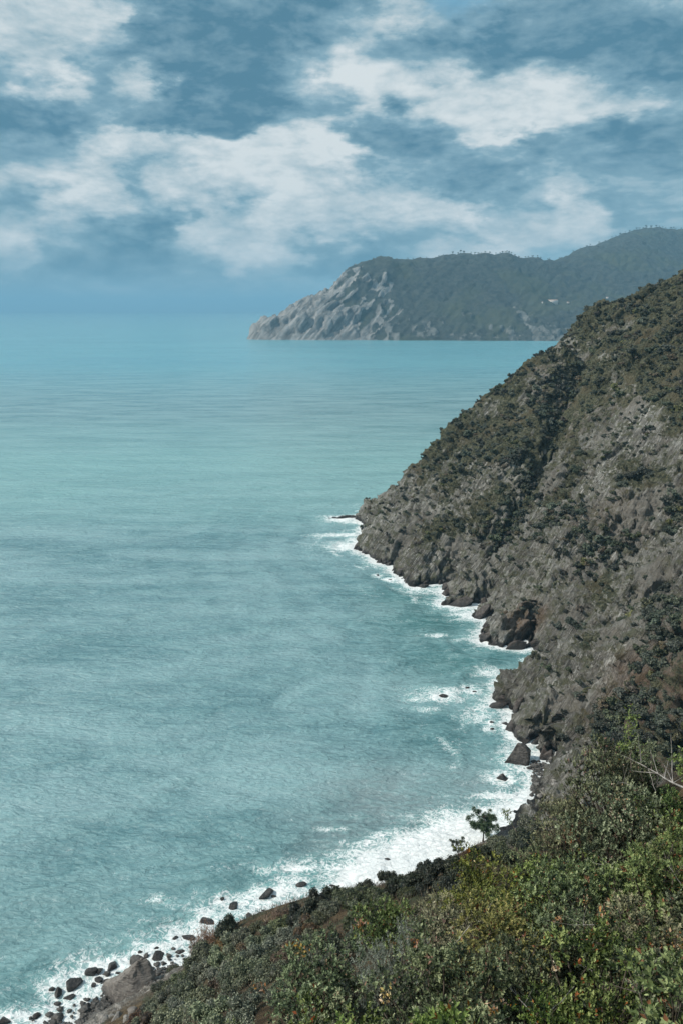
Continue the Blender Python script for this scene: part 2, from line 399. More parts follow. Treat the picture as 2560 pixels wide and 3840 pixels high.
def make_leafmass_mat(name, spread=1.0):
    m, t = new_mat(name)
    c = t.attr('col', 0); rnd = t.n('ShaderNodeObjectInfo').outputs['Random']
    hsv = t.n('ShaderNodeHueSaturation', i={'Hue': t.step(rnd, 0, 1, .475, .515, 'LINEAR'), 'Saturation': t.step(t.math('FRACT', t.math('MULTIPLY', rnd, 7.3)), 0, 1, .55, 1.15, 'LINEAR'),
          'Value': t.step(t.math('FRACT', t.math('MULTIPLY', rnd, 3.7)), 0, 1, 1 - .38 * spread, 1 + .5 * spread, 'LINEAR'), 'Color': c}).outputs[0]
    b = t.n('ShaderNodeBsdfPrincipled', i={'Base Color': hsv, 'Roughness': .55, 'Specular IOR Level': .35})
    tr = t.n('ShaderNodeBsdfTranslucent', i={'Color': hsv})
    mx = t.n('ShaderNodeMixShader', i={0: .18, 1: b.outputs[0], 2: tr.outputs[0]})
    finish(t, mx.outputs[0]); return m
M_mass = make_leafmass_mat('shrub_leaves')
M_leaf = make_leafmass_mat('leaf', .25)
def simple_mat(name, a, b, scale=3.0, rough=.85):
    m, t = new_mat(name); pos = t.n('ShaderNodeNewGeometry').outputs['Position']
    col = t.mix(t.step(t.noise(pos, scale, 6, .6), .35, .65), a, b)
    finish(t, t.n('ShaderNodeBsdfPrincipled', i={'Base Color': col, 'Roughness': rough, 'Specular IOR Level': .3}).outputs[0]); return m
M_bark = simple_mat('bark', (.05, .04, .032), (.13, .11, .09), 8)
M_twig = simple_mat('pale_bark', (.16, .145, .13), (.34, .32, .30), 9)

# ------------------------------------------------------------------ cliff hillside
def build_land(name, x0, x1, y0, y1, st, is_hill):
    xs = np.arange(x0, x1 + st * .5, st); ys = np.arange(y0, y1 + st * .5, st)
    gx, gy = np.meshgrid(xs, ys, indexing='ij'); q = np.stack([gx.ravel(), gy.ravel()], 1)
    z, d = H(q)
    Z = z.reshape(gx.shape); dzx, dzy = np.gradient(Z, st, st)
    nrm = np.stack([-dzx.ravel(), -dzy.ravel(), np.ones(len(q))], 1); sl = np.linalg.norm(nrm[:, :2], axis=1); nrm /= np.linalg.norm(nrm, axis=1)[:, None]
    v = np.column_stack([q, z])
    keep = d > -9
    x, y = q[:, 0], q[:, 1]
    edge = np.minimum(smooth(y, y0, y0 + 12), 1) if is_hill else 1 - smooth(y, y1 - 12, y1)
    if is_hill:
        pn = np.array([-.82, .25, .5]); pn /= np.linalg.norm(pn)
        s1 = v @ pn; t1 = v @ np.array([.55, .53, .64]); t2 = v @ np.array([-.11, .80, -.58])
        warp = fbm(v * .03, 3) * 9
        q1 = xyz(t1 * .035, t2 * .07, (s1 + warp) * .28)
        strata = fbm(q1, 5, .58, True)
        blocks = fbm(v * .16, 5, .55, True)
        ledge = ((s1 + warp) * .16) % 1.0
        low = 1 - smooth(z, 30, 75)
        rockm = np.clip(.45 + .75 * low + .5 * smooth(fbm(v * .02 + 40, 3), -.1, .3), 0, 1.25)
        amp = rockm * smooth(d, -3, 3)
        s2 = s1 + warp
        fine = np.abs(((s2 * .42 + .6 * fbm(v * .08, 3)) % 1.0) - .35)
        rb = fbm(xyz(t1 * .05, t2 * .30, s2 * .05), 4, .6, True)
        disp = amp * (3.6 * (strata - .3) + 2.0 * (blocks - .3) + 1.9 * (ledge - .5) + 1.0 * (fine - .3) + 2.2 * (rb - .3) + .8 * fbm(v * .6, 4, .65, True)) * edge
        jj = fbm(v * .12 + 3, 3) * 1.3
        bl = blocks_noise(xyz(t1 / 9 + jj, t2 / 4.5 - jj, s2 / 2.6 + jj)) - .5; bs = blocks_noise(xyz(t1 / 3.2 + jj, t2 / 1.9, s2 / 1.1 - jj), 5) - .5
        disp = disp * .62 + amp * edge * (3.6 * bl + 1.7 * bs)
        v = v + nrm * disp[:, None] * np.array([1, 1, .8])
        for bx, by, rx_, rz_, dp_ in ((1965, 2345, 5.0, 7.0, 5.0), (1957, 2405, 1.8, 5.0, 6.0), (2062, 2800, 2.2, 6.5, 5.0), (2020, 2740, 2.0, 4.0, 3.5), (1830, 2380, 1.6, 4, 2.5), (2080, 2440, 2.0, 4.0, 3.0)):
            h_ = hit(bx, by, 120)
            if h_ is None: continue
            dq = v - h_; lat = dq[:, 0] * .8 - dq[:, 1] * .6; e_ = (lat / rx_) ** 2 + (dq[:, 2] / rz_) ** 2 + (np.abs(dq[:, 0] * .6 + dq[:, 1] * .8) / 14) ** 4
            v = v + np.array([.6, .8, 0]) * (dp_ * (1 - smooth(e_, .45, 1.25)))[:, None]
        v[:, 2] = np.where(d > 4, np.maximum(v[:, 2], .4), v[:, 2])
        n_ = 1.35 * fbm(xyz(x * .035, y * .028, z * .01), 5, .6)
        pxx, pyy, _ = proj(v)
        veg = .31 + .44 * smooth(z, 16, 70) + 1.0 * n_ - .25 * (1 - smooth(d, 4, 22))
        veg += .25 * smooth(x, 130, 190)
        veg = np.where(z < 8, veg - .5, veg)
        brown = np.zeros(len(v)); pale = np.zeros(len(v))
        for bx, by, r in ((2500, 2560, 17), (2500, 2760, 14), (2430, 2640, 8), (1965, 2340, 7)):
            h_ = hit(bx, by)
            if h_ is not None: brown = np.maximum(brown, np.exp(-((v[:, :2] - h_[:2]) ** 2).sum(1) / r ** 2) * 1.5)
        brown = np.clip(.62 * brown + 1.0 * fbm(v * .06, 4) , 0, .8) * smooth(brown, .1, .6)
        brown = np.maximum(brown, .32 * smooth(fbm(v * .03 + 9, 3), .05, .35) * smooth(z, 20, 50))
        for bx, by, r in ((2370, 1540, 6.5), (2200, 2180, 9), (2380, 2010, 8), (2060, 1830, 9), (2480, 1880, 8), (1590, 1960, 8), (2290, 2420, 6), (2120, 2350, 5), (1500, 2060, 7), (1700, 2080, 6), (2450, 2230, 7), (2130, 2650, 7), (2250, 1650, 6)):
            h_ = hit(bx, by)
            if h_ is not None: pale = np.maximum(pale, np.exp(-((v[:, :2] - h_[:2]) ** 2).sum(1) / r ** 2))
        pale = smooth(pale + .5 * fbm(v * .12, 3), .35, .8)
        veg = veg - .7 * pale
        attrs = dict(veg=np.clip(veg, 0, 1.2), brown=brown, pale=pale * .7)
    else:
        rk = 1 - smooth(d + 5 * fbm(v * .12, 3), 3, 11)
        disp = (.25 + 1.0 * rk) * smooth(d, -1, 2) * fbm(v * .35, 5, .6, True) * edge * smooth(y, 25, 40)
        v = v + nrm * disp[:, None]
        attrs = dict(pale=rk, veg=smooth(d, 8, 20), brown=rk * 0)
    f = grid_faces(len(xs), len(ys), keep)
    v2, f2, a2 = compact(v, f, attrs)
    nn = compact(nrm, f, {})[0]
    me = mesh_np(name, v2, f2, M_cliff if is_hill else M_slope, a2, smooth_=not is_hill)
    o = link(name, me); tag(o, kind='structure')
    return v2, nn, a2
hill_v, hill_n, hill_a = build_land('hillside', -5, 330, 146, 590, .60, True)
tag(bpy.data.objects['hillside'], 'grey and brown rocky cliff hillside falling into the surf')
slope_v, slope_n, slope_a = build_land('near_slope', -110, 150, -24, 146, 1.0, False)
bpy.data.objects['near_slope'].name = 'slope'

# ------------------------------------------------------------------ sea
rocks_px = [  # x, y (waterline centre), width px, height ratio, label
 (16, 3830, 40, .6, 'dark rock cut by the bottom left corner of the photo'),
 (139, 3812, 30, .6, 'dark rock second from the bottom left corner in the foam'),
 (220, 3724, 42, .7, 'blackish rounded rock beside a thin slab at the lower left surf edge'),
 (273, 3692, 60, .6, 'dark angular rock with a peaked top outermost in the lower left surf'),
 (265, 3740, 45, .4, 'flat grey rock just below the peaked dark rock'),
 (216, 3762, 26, .4, 'small flat dark rock below the blackish rounded rock'),
 (199, 3708, 25, .3, 'thin dark slab left of the blackish rounded rock'),
 (347, 3648, 46, .5, 'left half of a pair of dark slabs lying side by side in foam'),
 (374, 3640, 34, .5, 'right half of a pair of dark slabs lying side by side in foam'),
 (424, 3625, 46, .6, 'dark oval rock alone in foam right of the slab pair'),
 (367, 3675, 34, .5, 'dark brown rock directly below the slab pair'),
 (392, 3684, 32, .3, 'pale flat rock awash beside the dark brown rock'),
 (353, 3697, 20, .5, 'small black rock below the pale flat rock'),
 (321, 3748, 26, .4, 'low dark rock between the flat grey rock and the giant boulder'),
 (442, 3650, 24, .3, 'sliver of dark rock in foam below the dark oval rock'),
 (490, 3667, 26, .5, 'dark rock leaning on the left top of the giant boulder'),
 (523, 3668, 34, .4, 'flat black slab capping the top of the giant boulder'),
 (577, 3662, 28, 1.1, 'upright grey rock right of the giant boulder'),
 (613, 3651, 18, .5, 'small dark rock right of the upright grey rock'),
 (553, 3678, 20, .5, 'small reddish rock between the giant boulder and the upright rock'),
 (592, 3588, 50, .5, 'long pale topped slab tilted in the foam'),
 (584, 3559, 21, .4, 'small dark rock above the long tilted slab'),
 (526, 3572, 20, .4, 'small awash rock left of the long tilted slab'),
 (591, 3618, 14, .5, 'pebble sized rock below the long tilted slab'),
 (621, 3616, 22, .4, 'thin dark wedge in foam right of the long tilted slab'),
 (675, 3572, 36, .4, 'grey brown rock in foam left of the dry grass edge'),
 (702, 3519, 62, .3, 'broad flat slab awash beside the dry reeds'),
 (657, 3520, 22, .5, 'dark rock at the left end of the broad flat slab'),
 (780, 3455, 64, .35, 'reddish ledge behind the dry reeds with foam over it'),
 (875, 3399, 38, .5, 'dark rock alone in foam above the dark pointed bush'),
 (1000, 3357, 46, .65, 'brown rounded rock with a wave breaking beside it'),
 (1027, 3362, 18, .4, 'small black rock touching the brown rounded rock'),
 (1122, 3323, 50, .3, 'flat reddish brown rock surrounded by foam'),
 (1245, 3324, 28, .3, 'low brown rock next to the thick surf band'),
 (935, 3440, 34, .5, 'left dark rock of a broken row in the foam'),
 (967, 3430, 34, .4, 'middle dark rock of a broken row in the foam'),
 (990, 3419, 20, .4, 'right dark rock of a broken row in the foam'),
 (833, 3372, 15, .4, 'tiny dark rock outermost in the surf'),
 (1447, 3226, 30, .2, 'flat brown rock alone just outside the thick white surf'),
 (1660, 2613, 32, .5, 'lone dark rock ringed with foam out in the bay'),
 (1751, 2578, 16, .3, 'small awash rock right of the lone bay rock, upper'),
 (1777, 2594, 14, .4, 'small awash rock right of the lone bay rock, lower'),
 (1972, 2479, 12, .4, 'small rock awash in the cove under the cave'),
 (1842, 2711, 15, .8, 'small upright rock in the surf off the dark point'),
 (1891, 2713, 32, .35, 'low dark rock in surf beside the dark point'),
 (1841, 2735, 16, .4, 'small low rock below the small upright rock'),
 (1943, 2849, 92, .78, 'big dark boulder standing in the surf by the cliff'),
 (1883, 2919, 46, .8, 'round grey boulder alone in water below the big dark boulder'),
 (2022, 2809, 28, .7, 'dark rounded rock between the big boulder and the cliff foot'),
 (2004, 2862, 26, .5, 'dark wet rock right of the big dark boulder'),
 (1985, 2882, 24, .5, 'grey wet rock at the right foot of the big dark boulder'),
 (1960, 2886, 22, .4, 'small wet rock under the right foot of the big dark boulder'),
 (2030, 2880, 20, .5, 'small dark rock on the little grey beach'),
 (1415, 2157, 13, .5, 'tiny black rock in the foam off the headland'),
 (1462, 2174, 20, .4, 'thin black rock in the foam off the headland'),
 (1328, 2060, 10, .6, 'tiny black rock at the far edge of the headland foam'),
 (1530, 2186, 42, .3, 'black flat ledge at the foot of the spur, outer one'),
 (1573, 2198, 62, .3, 'black flat ledge at the foot of the spur, inner one'),
 (1680, 2205, 60, .5, 'dark wet rock at the end of the upper tongue of the shore'),
 (1720, 2268, 95, .4, 'long dark wet tongue of rock reaching left into the surf'),
 (1820, 2306, 60, .4, 'black low rocks in the notch above the cave cove'),
 (1870, 2615, 60, .8, 'black wet rock at the outer tip of the grassy point'),
 (1900, 2590, 70, .7, 'dark rock shelf on the upper side of the grassy point'),
 (1945, 2755, 60, .9, 'dark jagged rock stack below the grassy point'),
 (1925, 2732, 34, .5, 'black rock at the left foot of the jagged rock stack'),
]
foam_src = []
for px, py, wd, hr, lb in rocks_px:
    c = S(px, py); dist = math.hypot(math.hypot(*c), CAM_H); foam_src.append((c[0], c[1], wd / F * dist * .5))
reef_c = S(1290, 1942)

def sea_attrs(q):
    x, y = q[:, 0], q[:, 1]
    d = -sdist(q)                                   # distance to the shore, positive in the water
    dd = np.maximum(d, 0)
    # width of the surf along the coast
    sx = [(S(1500, 3290), 15), (S(1700, 3180), 14), (S(1850, 3090), 11), (S(1990, 2960), 6), (S(1250, 3390), 11), (S(1000, 3480), 13), (S(800, 3580), 11), (S(550, 3690), 14), (S(350, 3820), 15), (S(250, 3900), 15),
          (S(1940, 2800), 7), (S(1900, 2680), 7), (S(1960, 2540), 8), (S(1850, 2430), 7), (S(1800, 2330), 8.5), (S(1690, 2220), 8), (S(1540, 2180), 8), (S(1400, 2100), 9), (S(1345, 2020), 12), (S(1330, 1960), 10)]
    num = 0; den = 1e-9
    for c, wd in sx:
        g = np.exp(-((q - c) ** 2).sum(1) / 18 ** 2) + 1e-12 / (1 + ((q - c) ** 2).sum(1)); num = num + g * wd; den = den + g
    W = num / den
    W = W * .72 * (1 + .5 * fbm(xyz(x * .07, y * .07, 1.7), 3))
    foam = np.exp(-(dd / np.maximum(W, 1.5)) ** 2) * 1.0
    foam = foam * np.where(x < S(1250, 3390)[0], np.where(y < 135, .84, .93), .93)
    # the broad white surf on the beach is dense
    beach = np.maximum.reduce([np.exp(-((q - S(a, b)) ** 2).sum(1) / r ** 2) for a, b, r in ((1500, 3270, 10), (1600, 3200, 9), (1700, 3120, 8), (1400, 3310, 8))])
    foam = foam + .8 * beach * (dd < 22)
    for cx, cy, r in foam_src:
        rr = r * 1.5 + 2.0
        foam = np.maximum(foam, .70 * np.exp(-((x - cx) ** 2 + (y - cy) ** 2) / rr ** 2))
    for px, py, rx, ry, a in ((1290, 1945, 14, 9, .9), (1290, 2006, 18, 4, .85), (1300, 2050, 14, 9, .75), (1110, 3255, 5, 1.6, .95), (1640, 2385, 5, 2, .66), (1720, 2400, 4, 2, .6), (1660, 2615, 7, 4, .8), (600, 3378, 3.5, 1.5, .62), (1550, 2622, 4, 2, .6),
                              (1040, 3345, 3, 4, .9), (1640, 2600, 12, 5, .55), (1880, 2990, 9, 1.6, .85), (1820, 3050, 9, 2.5, .85), (1600, 2660, 5, 2, .55), (1240, 3110, 6, 1.2, .6), (1460, 3130, 8, 1.3, .6), (1850, 2520, 9, 5, .62), (1790, 2680, 6, 6, .62)):
        c = S(px, py); foam = np.maximum(foam, a * np.exp(-((x - c[0]) / rx) ** 2 - ((y - c[1]) / ry) ** 2))
    for dc, am in ((14, .5), (24, .3)):
        foam = np.maximum(foam, am * np.exp(-((dd - dc - 5 * fbm(xyz(x * .03, y * .03, 4), 2)) / 1.5) ** 2) * smooth(fbm(xyz(x * .035, y * .035, dc), 3), .02, .28))
    # lacy streaks drifting off the shore
    stre = fbm(xyz(x * .06, y * .11, 9.), 4, .6, True)
    foam = foam + .22 * smooth(stre, .45, .8) * np.exp(-(dd / 38) ** 2)
    sand = np.zeros(len(q)); deep = np.zeros(len(q))
    for px, py, r in ((1600, 3080, 20), (1450, 3010, 17), (1750, 2990, 14), (1300, 3150, 14)):
        sand = np.maximum(sand, np.exp(-((q - S(px, py)) ** 2).sum(1) / r ** 2))
    for px, py, r, a in ((1640, 2330, 26, 1), (1560, 2250, 22, .9), (1720, 2480, 22, .9), (1850, 2470, 12, .8), (1240, 3330, 10, .9), (900, 3340, 22, .45), (500, 3560, 20, .45), (1700, 2750, 18, .4), (60, 3600, 26, .5), (1560, 2420, 20, .5)):
        deep = np.maximum(deep, a * np.exp(-((q - S(px, py)) ** 2).sum(1) / r ** 2))
    return d, np.clip(foam, 0, 1.3), sand, deep

def make_sea_mat():
    m, t = new_mat('sea_water')
    pos = t.n('ShaderNodeNewGeometry').outputs['Position']
    foam = t.attr('foam'); sand = t.attr('sand'); deep = t.attr('deep')
    sp = t.n('ShaderNodeSeparateXYZ', i={0: pos}).outputs
    big = t.noise(t.n('ShaderNodeMapping', i={'Vector': pos, 'Rotation': (0, 0, R(-40)), 'Scale': (.002, .0045, 1)}).outputs[0], 1, 5, .55)
    mid = t.noise(t.n('ShaderNodeMapping', i={'Vector': pos, 'Rotation': (0, 0, R(-46)), 'Scale': (.012, .045, 1)}).outputs[0], 1, 5, .6)
    col = t.mix(t.step(mid, .31, .69), (.105, .225, .255), (.24, .385, .415))
    # turbid green plume further out, then open blue water
    band = t.math('MULTIPLY', t.step(sp[1], 370, 450), t.step(sp[1], 950, 560))
    col = t.mix(t.math('MULTIPLY', band, t.step(big, .30, .70, .35, .75)), col, (.25, .475, .465))
    col = t.mix(t.step(sp[1], 800, 1800, 0, .85), col, t.mix(t.step(big, .35, .65), (.085, .32, .42), (.105, .36, .45)))
    col = t.mix(t.step(sp[1], 14000, 24000, 0, .6), col, (.008, .08, .15))
    col = t.mix(t.math('MULTIPLY', sand, .75), col, (.20, .255, .27))
    col = t.mix(t.math('MULTIPLY', deep, .7), col, (.025, .14, .14))
    # waves
    wv = t.n('ShaderNodeMapping', i={'Vector': pos, 'Rotation': (0, 0, R(-44)), 'Scale': (.085, .23, .2)}).outputs[0]
    w1 = t.noise(wv, 1.0, 3, .55, .5)
    w2 = t.noise(t.n('ShaderNodeMapping', i={'Vector': pos, 'Rotation': (0, 0, R(-34)), 'Scale': (.45, .95, .5)}).outputs[0], 1.0, 5, .6, .4)
    w3 = t.noise(t.n('ShaderNodeMapping', i={'Vector': pos, 'Rotation': (0, 0, R(-48)), 'Scale': (.018, .055, .05)}).outputs[0], 1.0, 2, .5)
    hgt = t.math('ADD', t.math('MULTIPLY', w1, 2.4), t.math('ADD', t.math('MULTIPLY', w2, 1.15), t.math('MULTIPLY', w3, 3.8)))
    bmp = t.n('ShaderNodeBump', i={'Height': hgt, 'Distance': 1.0, 'Strength': .85}).outputs[0]
    col = t.mix(t.math('MULTIPLY', t.step(t.math('ADD', t.math('MULTIPLY', w1, .5), t.math('MULTIPLY', w2, .5)), .42, .60), .45), col, (.24, .42, .44))
    # foam lace
    f1 = t.noise(t.vmul(pos, (.8, 1.3, 1)), .26, 8, .62, 1.2); f2 = t.noise(pos, 1.1, 6, .6, 1.0)
    lace = t.math('ABSOLUTE', t.math('SUBTRACT', t.noise(pos, .5, 5, .6, 1.8), .5))
    fn = t.math('SUBTRACT', t.math('ADD', t.math('MULTIPLY', f1, .74), t.math('MULTIPLY', f2, .26)), t.math('SUBTRACT', .17, t.math('MULTIPLY', t.step(lace, 0, .09, 1, 0, 'LINEAR'), .30)))
    fm = t.step(t.math('ADD', t.math('MULTIPLY', foam, .66), fn), .67, 1.0)
    froth = t.step(t.math('ADD', t.math('MULTIPLY', foam, .8), fn), .66, .98, 0, .42)
    # scattered small whitecaps
    fm = t.math('MAXIMUM', fm, froth)
    col = t.mix(t.math('MULTIPLY', t.step(foam, .08, .6), .55), col, (.20, .42, .42))
    colf = t.mix(fm, col, t.mix(f2, (.72, .78, .80), (.9, .92, .93)))
    ro = t.step(fm, 0, 1, .22, .9, 'LINEAR')
    b = t.n('ShaderNodeBsdfPrincipled', i={'Base Color': colf, 'Roughness': ro, 'IOR': 1.333, 'Normal': bmp, 'Specular IOR Level': .5})
    finish(t, b.outputs[0]); return m
M_sea = make_sea_mat()

def build_sea():
    st = 1.0; xs = np.arange(-300, 121, st); ys = np.arange(70, 561, st)
    gx, gy = np.meshgrid(xs, ys, indexing='ij'); q = np.stack([gx.ravel(), gy.ravel()], 1)
    d, foam, sand, deep = sea_attrs(q)
    x, y = q[:, 0], q[:, 1]
    e = np.minimum.reduce([smooth(x, -300, -270), 1 - smooth(x, 105, 120), smooth(y, 70, 85), 1 - smooth(y, 500, 560)])
    dd = np.maximum(d, 0)
    z = .28 * np.sin(2 * np.pi * (dd / 17 + .5 * fbm(xyz(x * .02, y * .02, 0), 2))) * np.exp(-dd / 60) * smooth(dd, 1, 8)
    a = R(135)
    z = z + .55 * np.exp(-((dd - 14 - 3 * fbm(xyz(x * .03, y * .03, 4), 2)) / 2.2) ** 2) * smooth(fbm(xyz(x * .02, y * .02, 8), 2), -.2, .2)
    z = z + .55 * fbm(xyz((x * math.cos(a) + y * math.sin(a)) * .045, (-x * math.sin(a) + y * math.cos(a)) * .012, 3), 3)
    z = z + .22 * fbm(xyz((x * math.cos(a) + y * math.sin(a)) * .2, (-x * math.sin(a) + y * math.cos(a)) * .08, 6), 3)
    z = z + .35 * np.clip(foam, 0, 1) * fbm(xyz(x * .3, y * .3, 2), 3)
    z = z * e
    f = grid_faces(len(xs), len(ys), d > -14)
    v2, f2, a2 = compact(np.column_stack([q, z]), f, dict(foam=foam * e, sand=sand * e, deep=deep * e))
    parts_v = [v2]; parts_f = [f2]; off = len(v2); at = {k_: [a_] for k_, a_ in a2.items()}
    def quad_grid(xa, ya):
        nonlocal off
        X, Y = np.meshgrid(np.array(xa, float), np.array(ya, float), indexing='ij')
        v = np.column_stack([X.ravel(), Y.ravel(), np.zeros(X.size)])
        parts_v.append(v); parts_f.append(grid_faces(len(xa), len(ya)) + off); off += len(v)
        for k_ in at: at[k_].append(np.zeros(len(v)))
    B = 38000
    xa = [-B, -8000, -2500, -900, -300]; xb = [120, 900, 2500, 8000, B]
    quad_grid(xa, [-3000, -500, 70, 300, 560, 1200, 3000, 9000, B]); quad_grid(xb, [-3000, -500, 70, 300, 560, 1200, 3000, 9000, B])
    quad_grid([-300, -100, 120], [560, 1200, 3000, 9000, B]); quad_grid([-300, -100, 120], [-3000, -500, 70])
    me = mesh_np('sea', np.concatenate(parts_v), np.concatenate(parts_f), M_sea, {k_: np.concatenate(a_) for k_, a_ in at.items()})
    o = link('sea', me); tag(o, 'turquoise sea with rippled water and white surf along the rocks', kind='structure')
build_sea()

# ------------------------------------------------------------------ far headland
sil = [(930, 1270, 3060), (945, 1235, 3065), (960, 1213, 3075), (990, 1190, 3090), (1010, 1185, 3095), (1040, 1192, 3110), (1070, 1172, 3125), (1097, 1150, 3135), (1106, 1145, 3138), (1114, 1155, 3142), (1150, 1130, 3170),
       (1200, 1105, 3210), (1240, 1080, 3250), (1262, 1055, 3270), (1300, 1020, 3310), (1340, 1000, 3350), (1380, 980, 3390), (1410, 974, 3420), (1460, 975, 3450), (1520, 982, 3480), (1560, 978, 3500), (1620, 970, 3530),
       (1700, 960, 3560), (1780, 957, 3600), (1850, 955, 3630), (1900, 957, 3660), (1960, 965, 3700), (2060, 980, 3800), (2150, 950, 4050), (2250, 915, 4250), (2330, 885, 4400), (2400, 865, 4500), (2450, 860, 4600),
       (2500, 866, 4650), (2560, 885, 4700), (2700, 930, 4750), (2900, 960, 4800)]
hbase = [(932, 1273), (960, 1274), (1000, 1275), (1080, 1275), (1180, 1276), (1280, 1276), (1380, 1276), (1500, 1277), (1650, 1277), (1800, 1278), (1950, 1278), (2100, 1279), (2250, 1280), (2400, 1281), (2600, 1281), (2900, 1281)]
hb = np.array([S(*b) for b in hbase])
hc = [(b[0], b[1], 0) for b in hb]
bk = []
for px, py, Y in sil:
    p = P(px, py + 2, Y); hc.append(tuple(p)); o_ = max(60, p[2] * 1.5)
    if px < 2700: hc.append((p[0] - 10, p[1] + o_ * .9, p[2] * .25)); 
    bk.append(np.array([p[0] - 15, p[1] + o_ * 1.25 + 20]))
for (px, py, Y), fr, zz in (((1300, 1020, 3310), .5, .50), ((1410, 974, 3420), .5, .5), ((1620, 970, 3530), .5, .55), ((1620, 970, 3530), .25, .3), ((1850, 955, 3630), .5, .5), ((1850, 955, 3630), .25, .27), ((2060, 980, 3800), .5, .45), ((2060, 980, 3800), .25, .26), ((2250, 915, 4250), .5, .45), ((2450, 860, 4600), .5, .45), ((2450, 860, 4600), .25, .22), ((2560, 885, 4700), .7, .6)):
    p = P(px, py, Y); b = np.interp(p[0], hb[:, 0], hb[:, 1]); hc.append((p[0] * (.85 + .15 * fr), b + (p[1] - b) * fr, p[2] * zz))
hc = np.array(hc)
HT = tps_fit(hc[:, :2], hc[:, 2], reg=3000.0)
hpoly = np.array(list(hb) + list(reversed([b for b in bk])))
def HH(q):
    d = poly_dist(q, hpoly, True); d = np.where(inside(q, hpoly), d, -d)
    z = tps_eval(HT, q); x, y = q[:, 0], q[:, 1]
    fr = smooth(d, 0, 120)
    z = z + fr * (26 * (fbm(xyz(x * .0055 + .0015 * y, y * .0022, .5), 4, .5, True) - .38))
    z = np.where(d > 0, np.maximum(z, np.minimum(d * 1.1, 14)), np.maximum(d * .5, -5))
    return z, d
def build_headland():
    st = 6.5; xs = np.arange(-420, 2700, st); ys = np.arange(2850, 5400, st * 1.25)
    gx, gy = np.meshgrid(xs, ys, indexing='ij'); q = np.stack([gx.ravel(), gy.ravel()], 1)
    sel = inside(q, hpoly) | (poly_dist(q, hpoly, True) < 12)
    z = np.full(len(q), -5.); d = np.full(len(q), -50.)
    z[sel], d[sel] = HH(q[sel])
    Z = z.reshape(gx.shape); dzx, dzy = np.gradient(Z, st, st * 1.25)
    nrm = np.stack([-dzx.ravel(), -dzy.ravel(), np.ones(len(q))], 1); nrm /= np.linalg.norm(nrm, axis=1)[:, None]
    v = np.column_stack([q, z])
    x, y = q[:, 0], q[:, 1]
    n1 = np.zeros(len(q)); n2 = n1.copy(); n3 = n1.copy()
    vs = v[sel]
    pn = np.array([-.80, .2, .56]); s1 = vs @ pn
    n1[sel] = fbm(xyz((s1 + 30 * fbm(vs * .006, 2)) * .02, (vs @ np.array([.56, .2, .80])) * .005, vs[:, 1] * .006), 4, .55, True)
    n4 = n1.copy(); n4[sel] = fbm(vs * .04, 4, .6, True) - .3
    n2[sel] = fbm(vs * .022, 4, .55)
    n3[sel] = fbm(vs * .0065 + 5, 4, .55)
    # bare rock: the seaward left end and broken patches along the foot
    X0 = S(930, 1274)[0]; t_ = (x - X0)
    lim = 390 + 110 * smooth(z, 240, 20)
    bare = smooth((lim + 60 - t_) / 280 + 1.1 * n3 - .12 * smooth(z, 100, 310) + 1.1 * (n1 - .3) + .5 * n2, 0.0, .6)
    foot = n1 * 0; foot[sel] = 1.3 * fbm(xyz(vs[:, 0] * .013 + vs[:, 2] * .006, vs[:, 2] * .005, 3.), 5, .6)
    foot = smooth(foot + .55 * n2 + .55 * (1 - smooth(z, 5, 170)) + .3 * n1, .42, .95) * (1 - smooth(z, 80, 200)) * .62
    rock = np.maximum(bare, foot)
    bb = np.zeros(len(q)); wq = 1.2 * fbm(vs * .008, 3)
    bb[sel] = blocks_noise(xyz((vs @ np.array([.56, .2, .80])) / 95 + wq, vs[:, 1] / 60 + wq, s1 / 24 - wq)) - .5
    v = v + nrm * (((6 + 1 * rock) * (n1 - .35) + 26 * (.2 + rock) * bb + 11 * rock * n4) * smooth(d, 0, 25) + 4.5 * (1 - rock) * n2 * smooth(d, 5, 40))[:, None]
    f = grid_faces(len(xs), len(ys), sel & (d > -9))
    v2, f2, a2 = compact(v, f, dict(rock=rock, strata=n1, foot=foot * (1 - bare)))
    m, t = new_mat('headland'); pos = t.n('ShaderNodeNewGeometry').outputs['Position']
    st_ = bed(t, pos, .006, .010, .05)
    a1 = t.noise(st_, 1, 7, .65, 1.0); a2_ = t.noise(pos, .03, 9, .65)
    rc = t.mix(t.step(a1, .36, .64), (.13, .13, .125), (.35, .345, .335)); rc = t.mix(t.step(a2_, .5, .4, 0, .45), rc, (.10, .10, .095))
    g = t.mix(t.step(t.noise(pos, .045, 9, .75), .36, .62), (.030, .037, .036), (.072, .081, .072))
    g = t.mix(t.step(t.noise(pos, .004, 4), .48, .66, 0, .8), g, (.07, .08, .05))
    rc = t.mix(t.math('MULTIPLY', t.attr('foot'), .9), rc, (.115, .125, .115))
    mk = t.step(t.math('ADD', t.attr('rock'), t.math('MULTIPLY', t.math('SUBTRACT', t.noise(pos, .02, 8, .7), .5), 1.5)), .4, .62)
    col = t.mix(mk, g, rc)
    bmp = t.n('ShaderNodeBump', i={'Height': t.math('ADD', t.noise(pos, .12, 8, .75), a1), 'Distance': 9, 'Strength': .8}).outputs[0]
    finish(t, t.n('ShaderNodeBsdfPrincipled', i={'Base Color': col, 'Roughness': .95, 'Normal': bmp, 'Specular IOR Level': .15}).outputs[0])
    o = link('headland_hills', mesh_np('headland_hills', v2, f2, m, a2)); tag(o, 'distant wooded headland with bare grey cliffs at its seaward end', kind='structure')
    # thin surf line along its foot
    return v2, a2
head_v, head_a = build_headland()

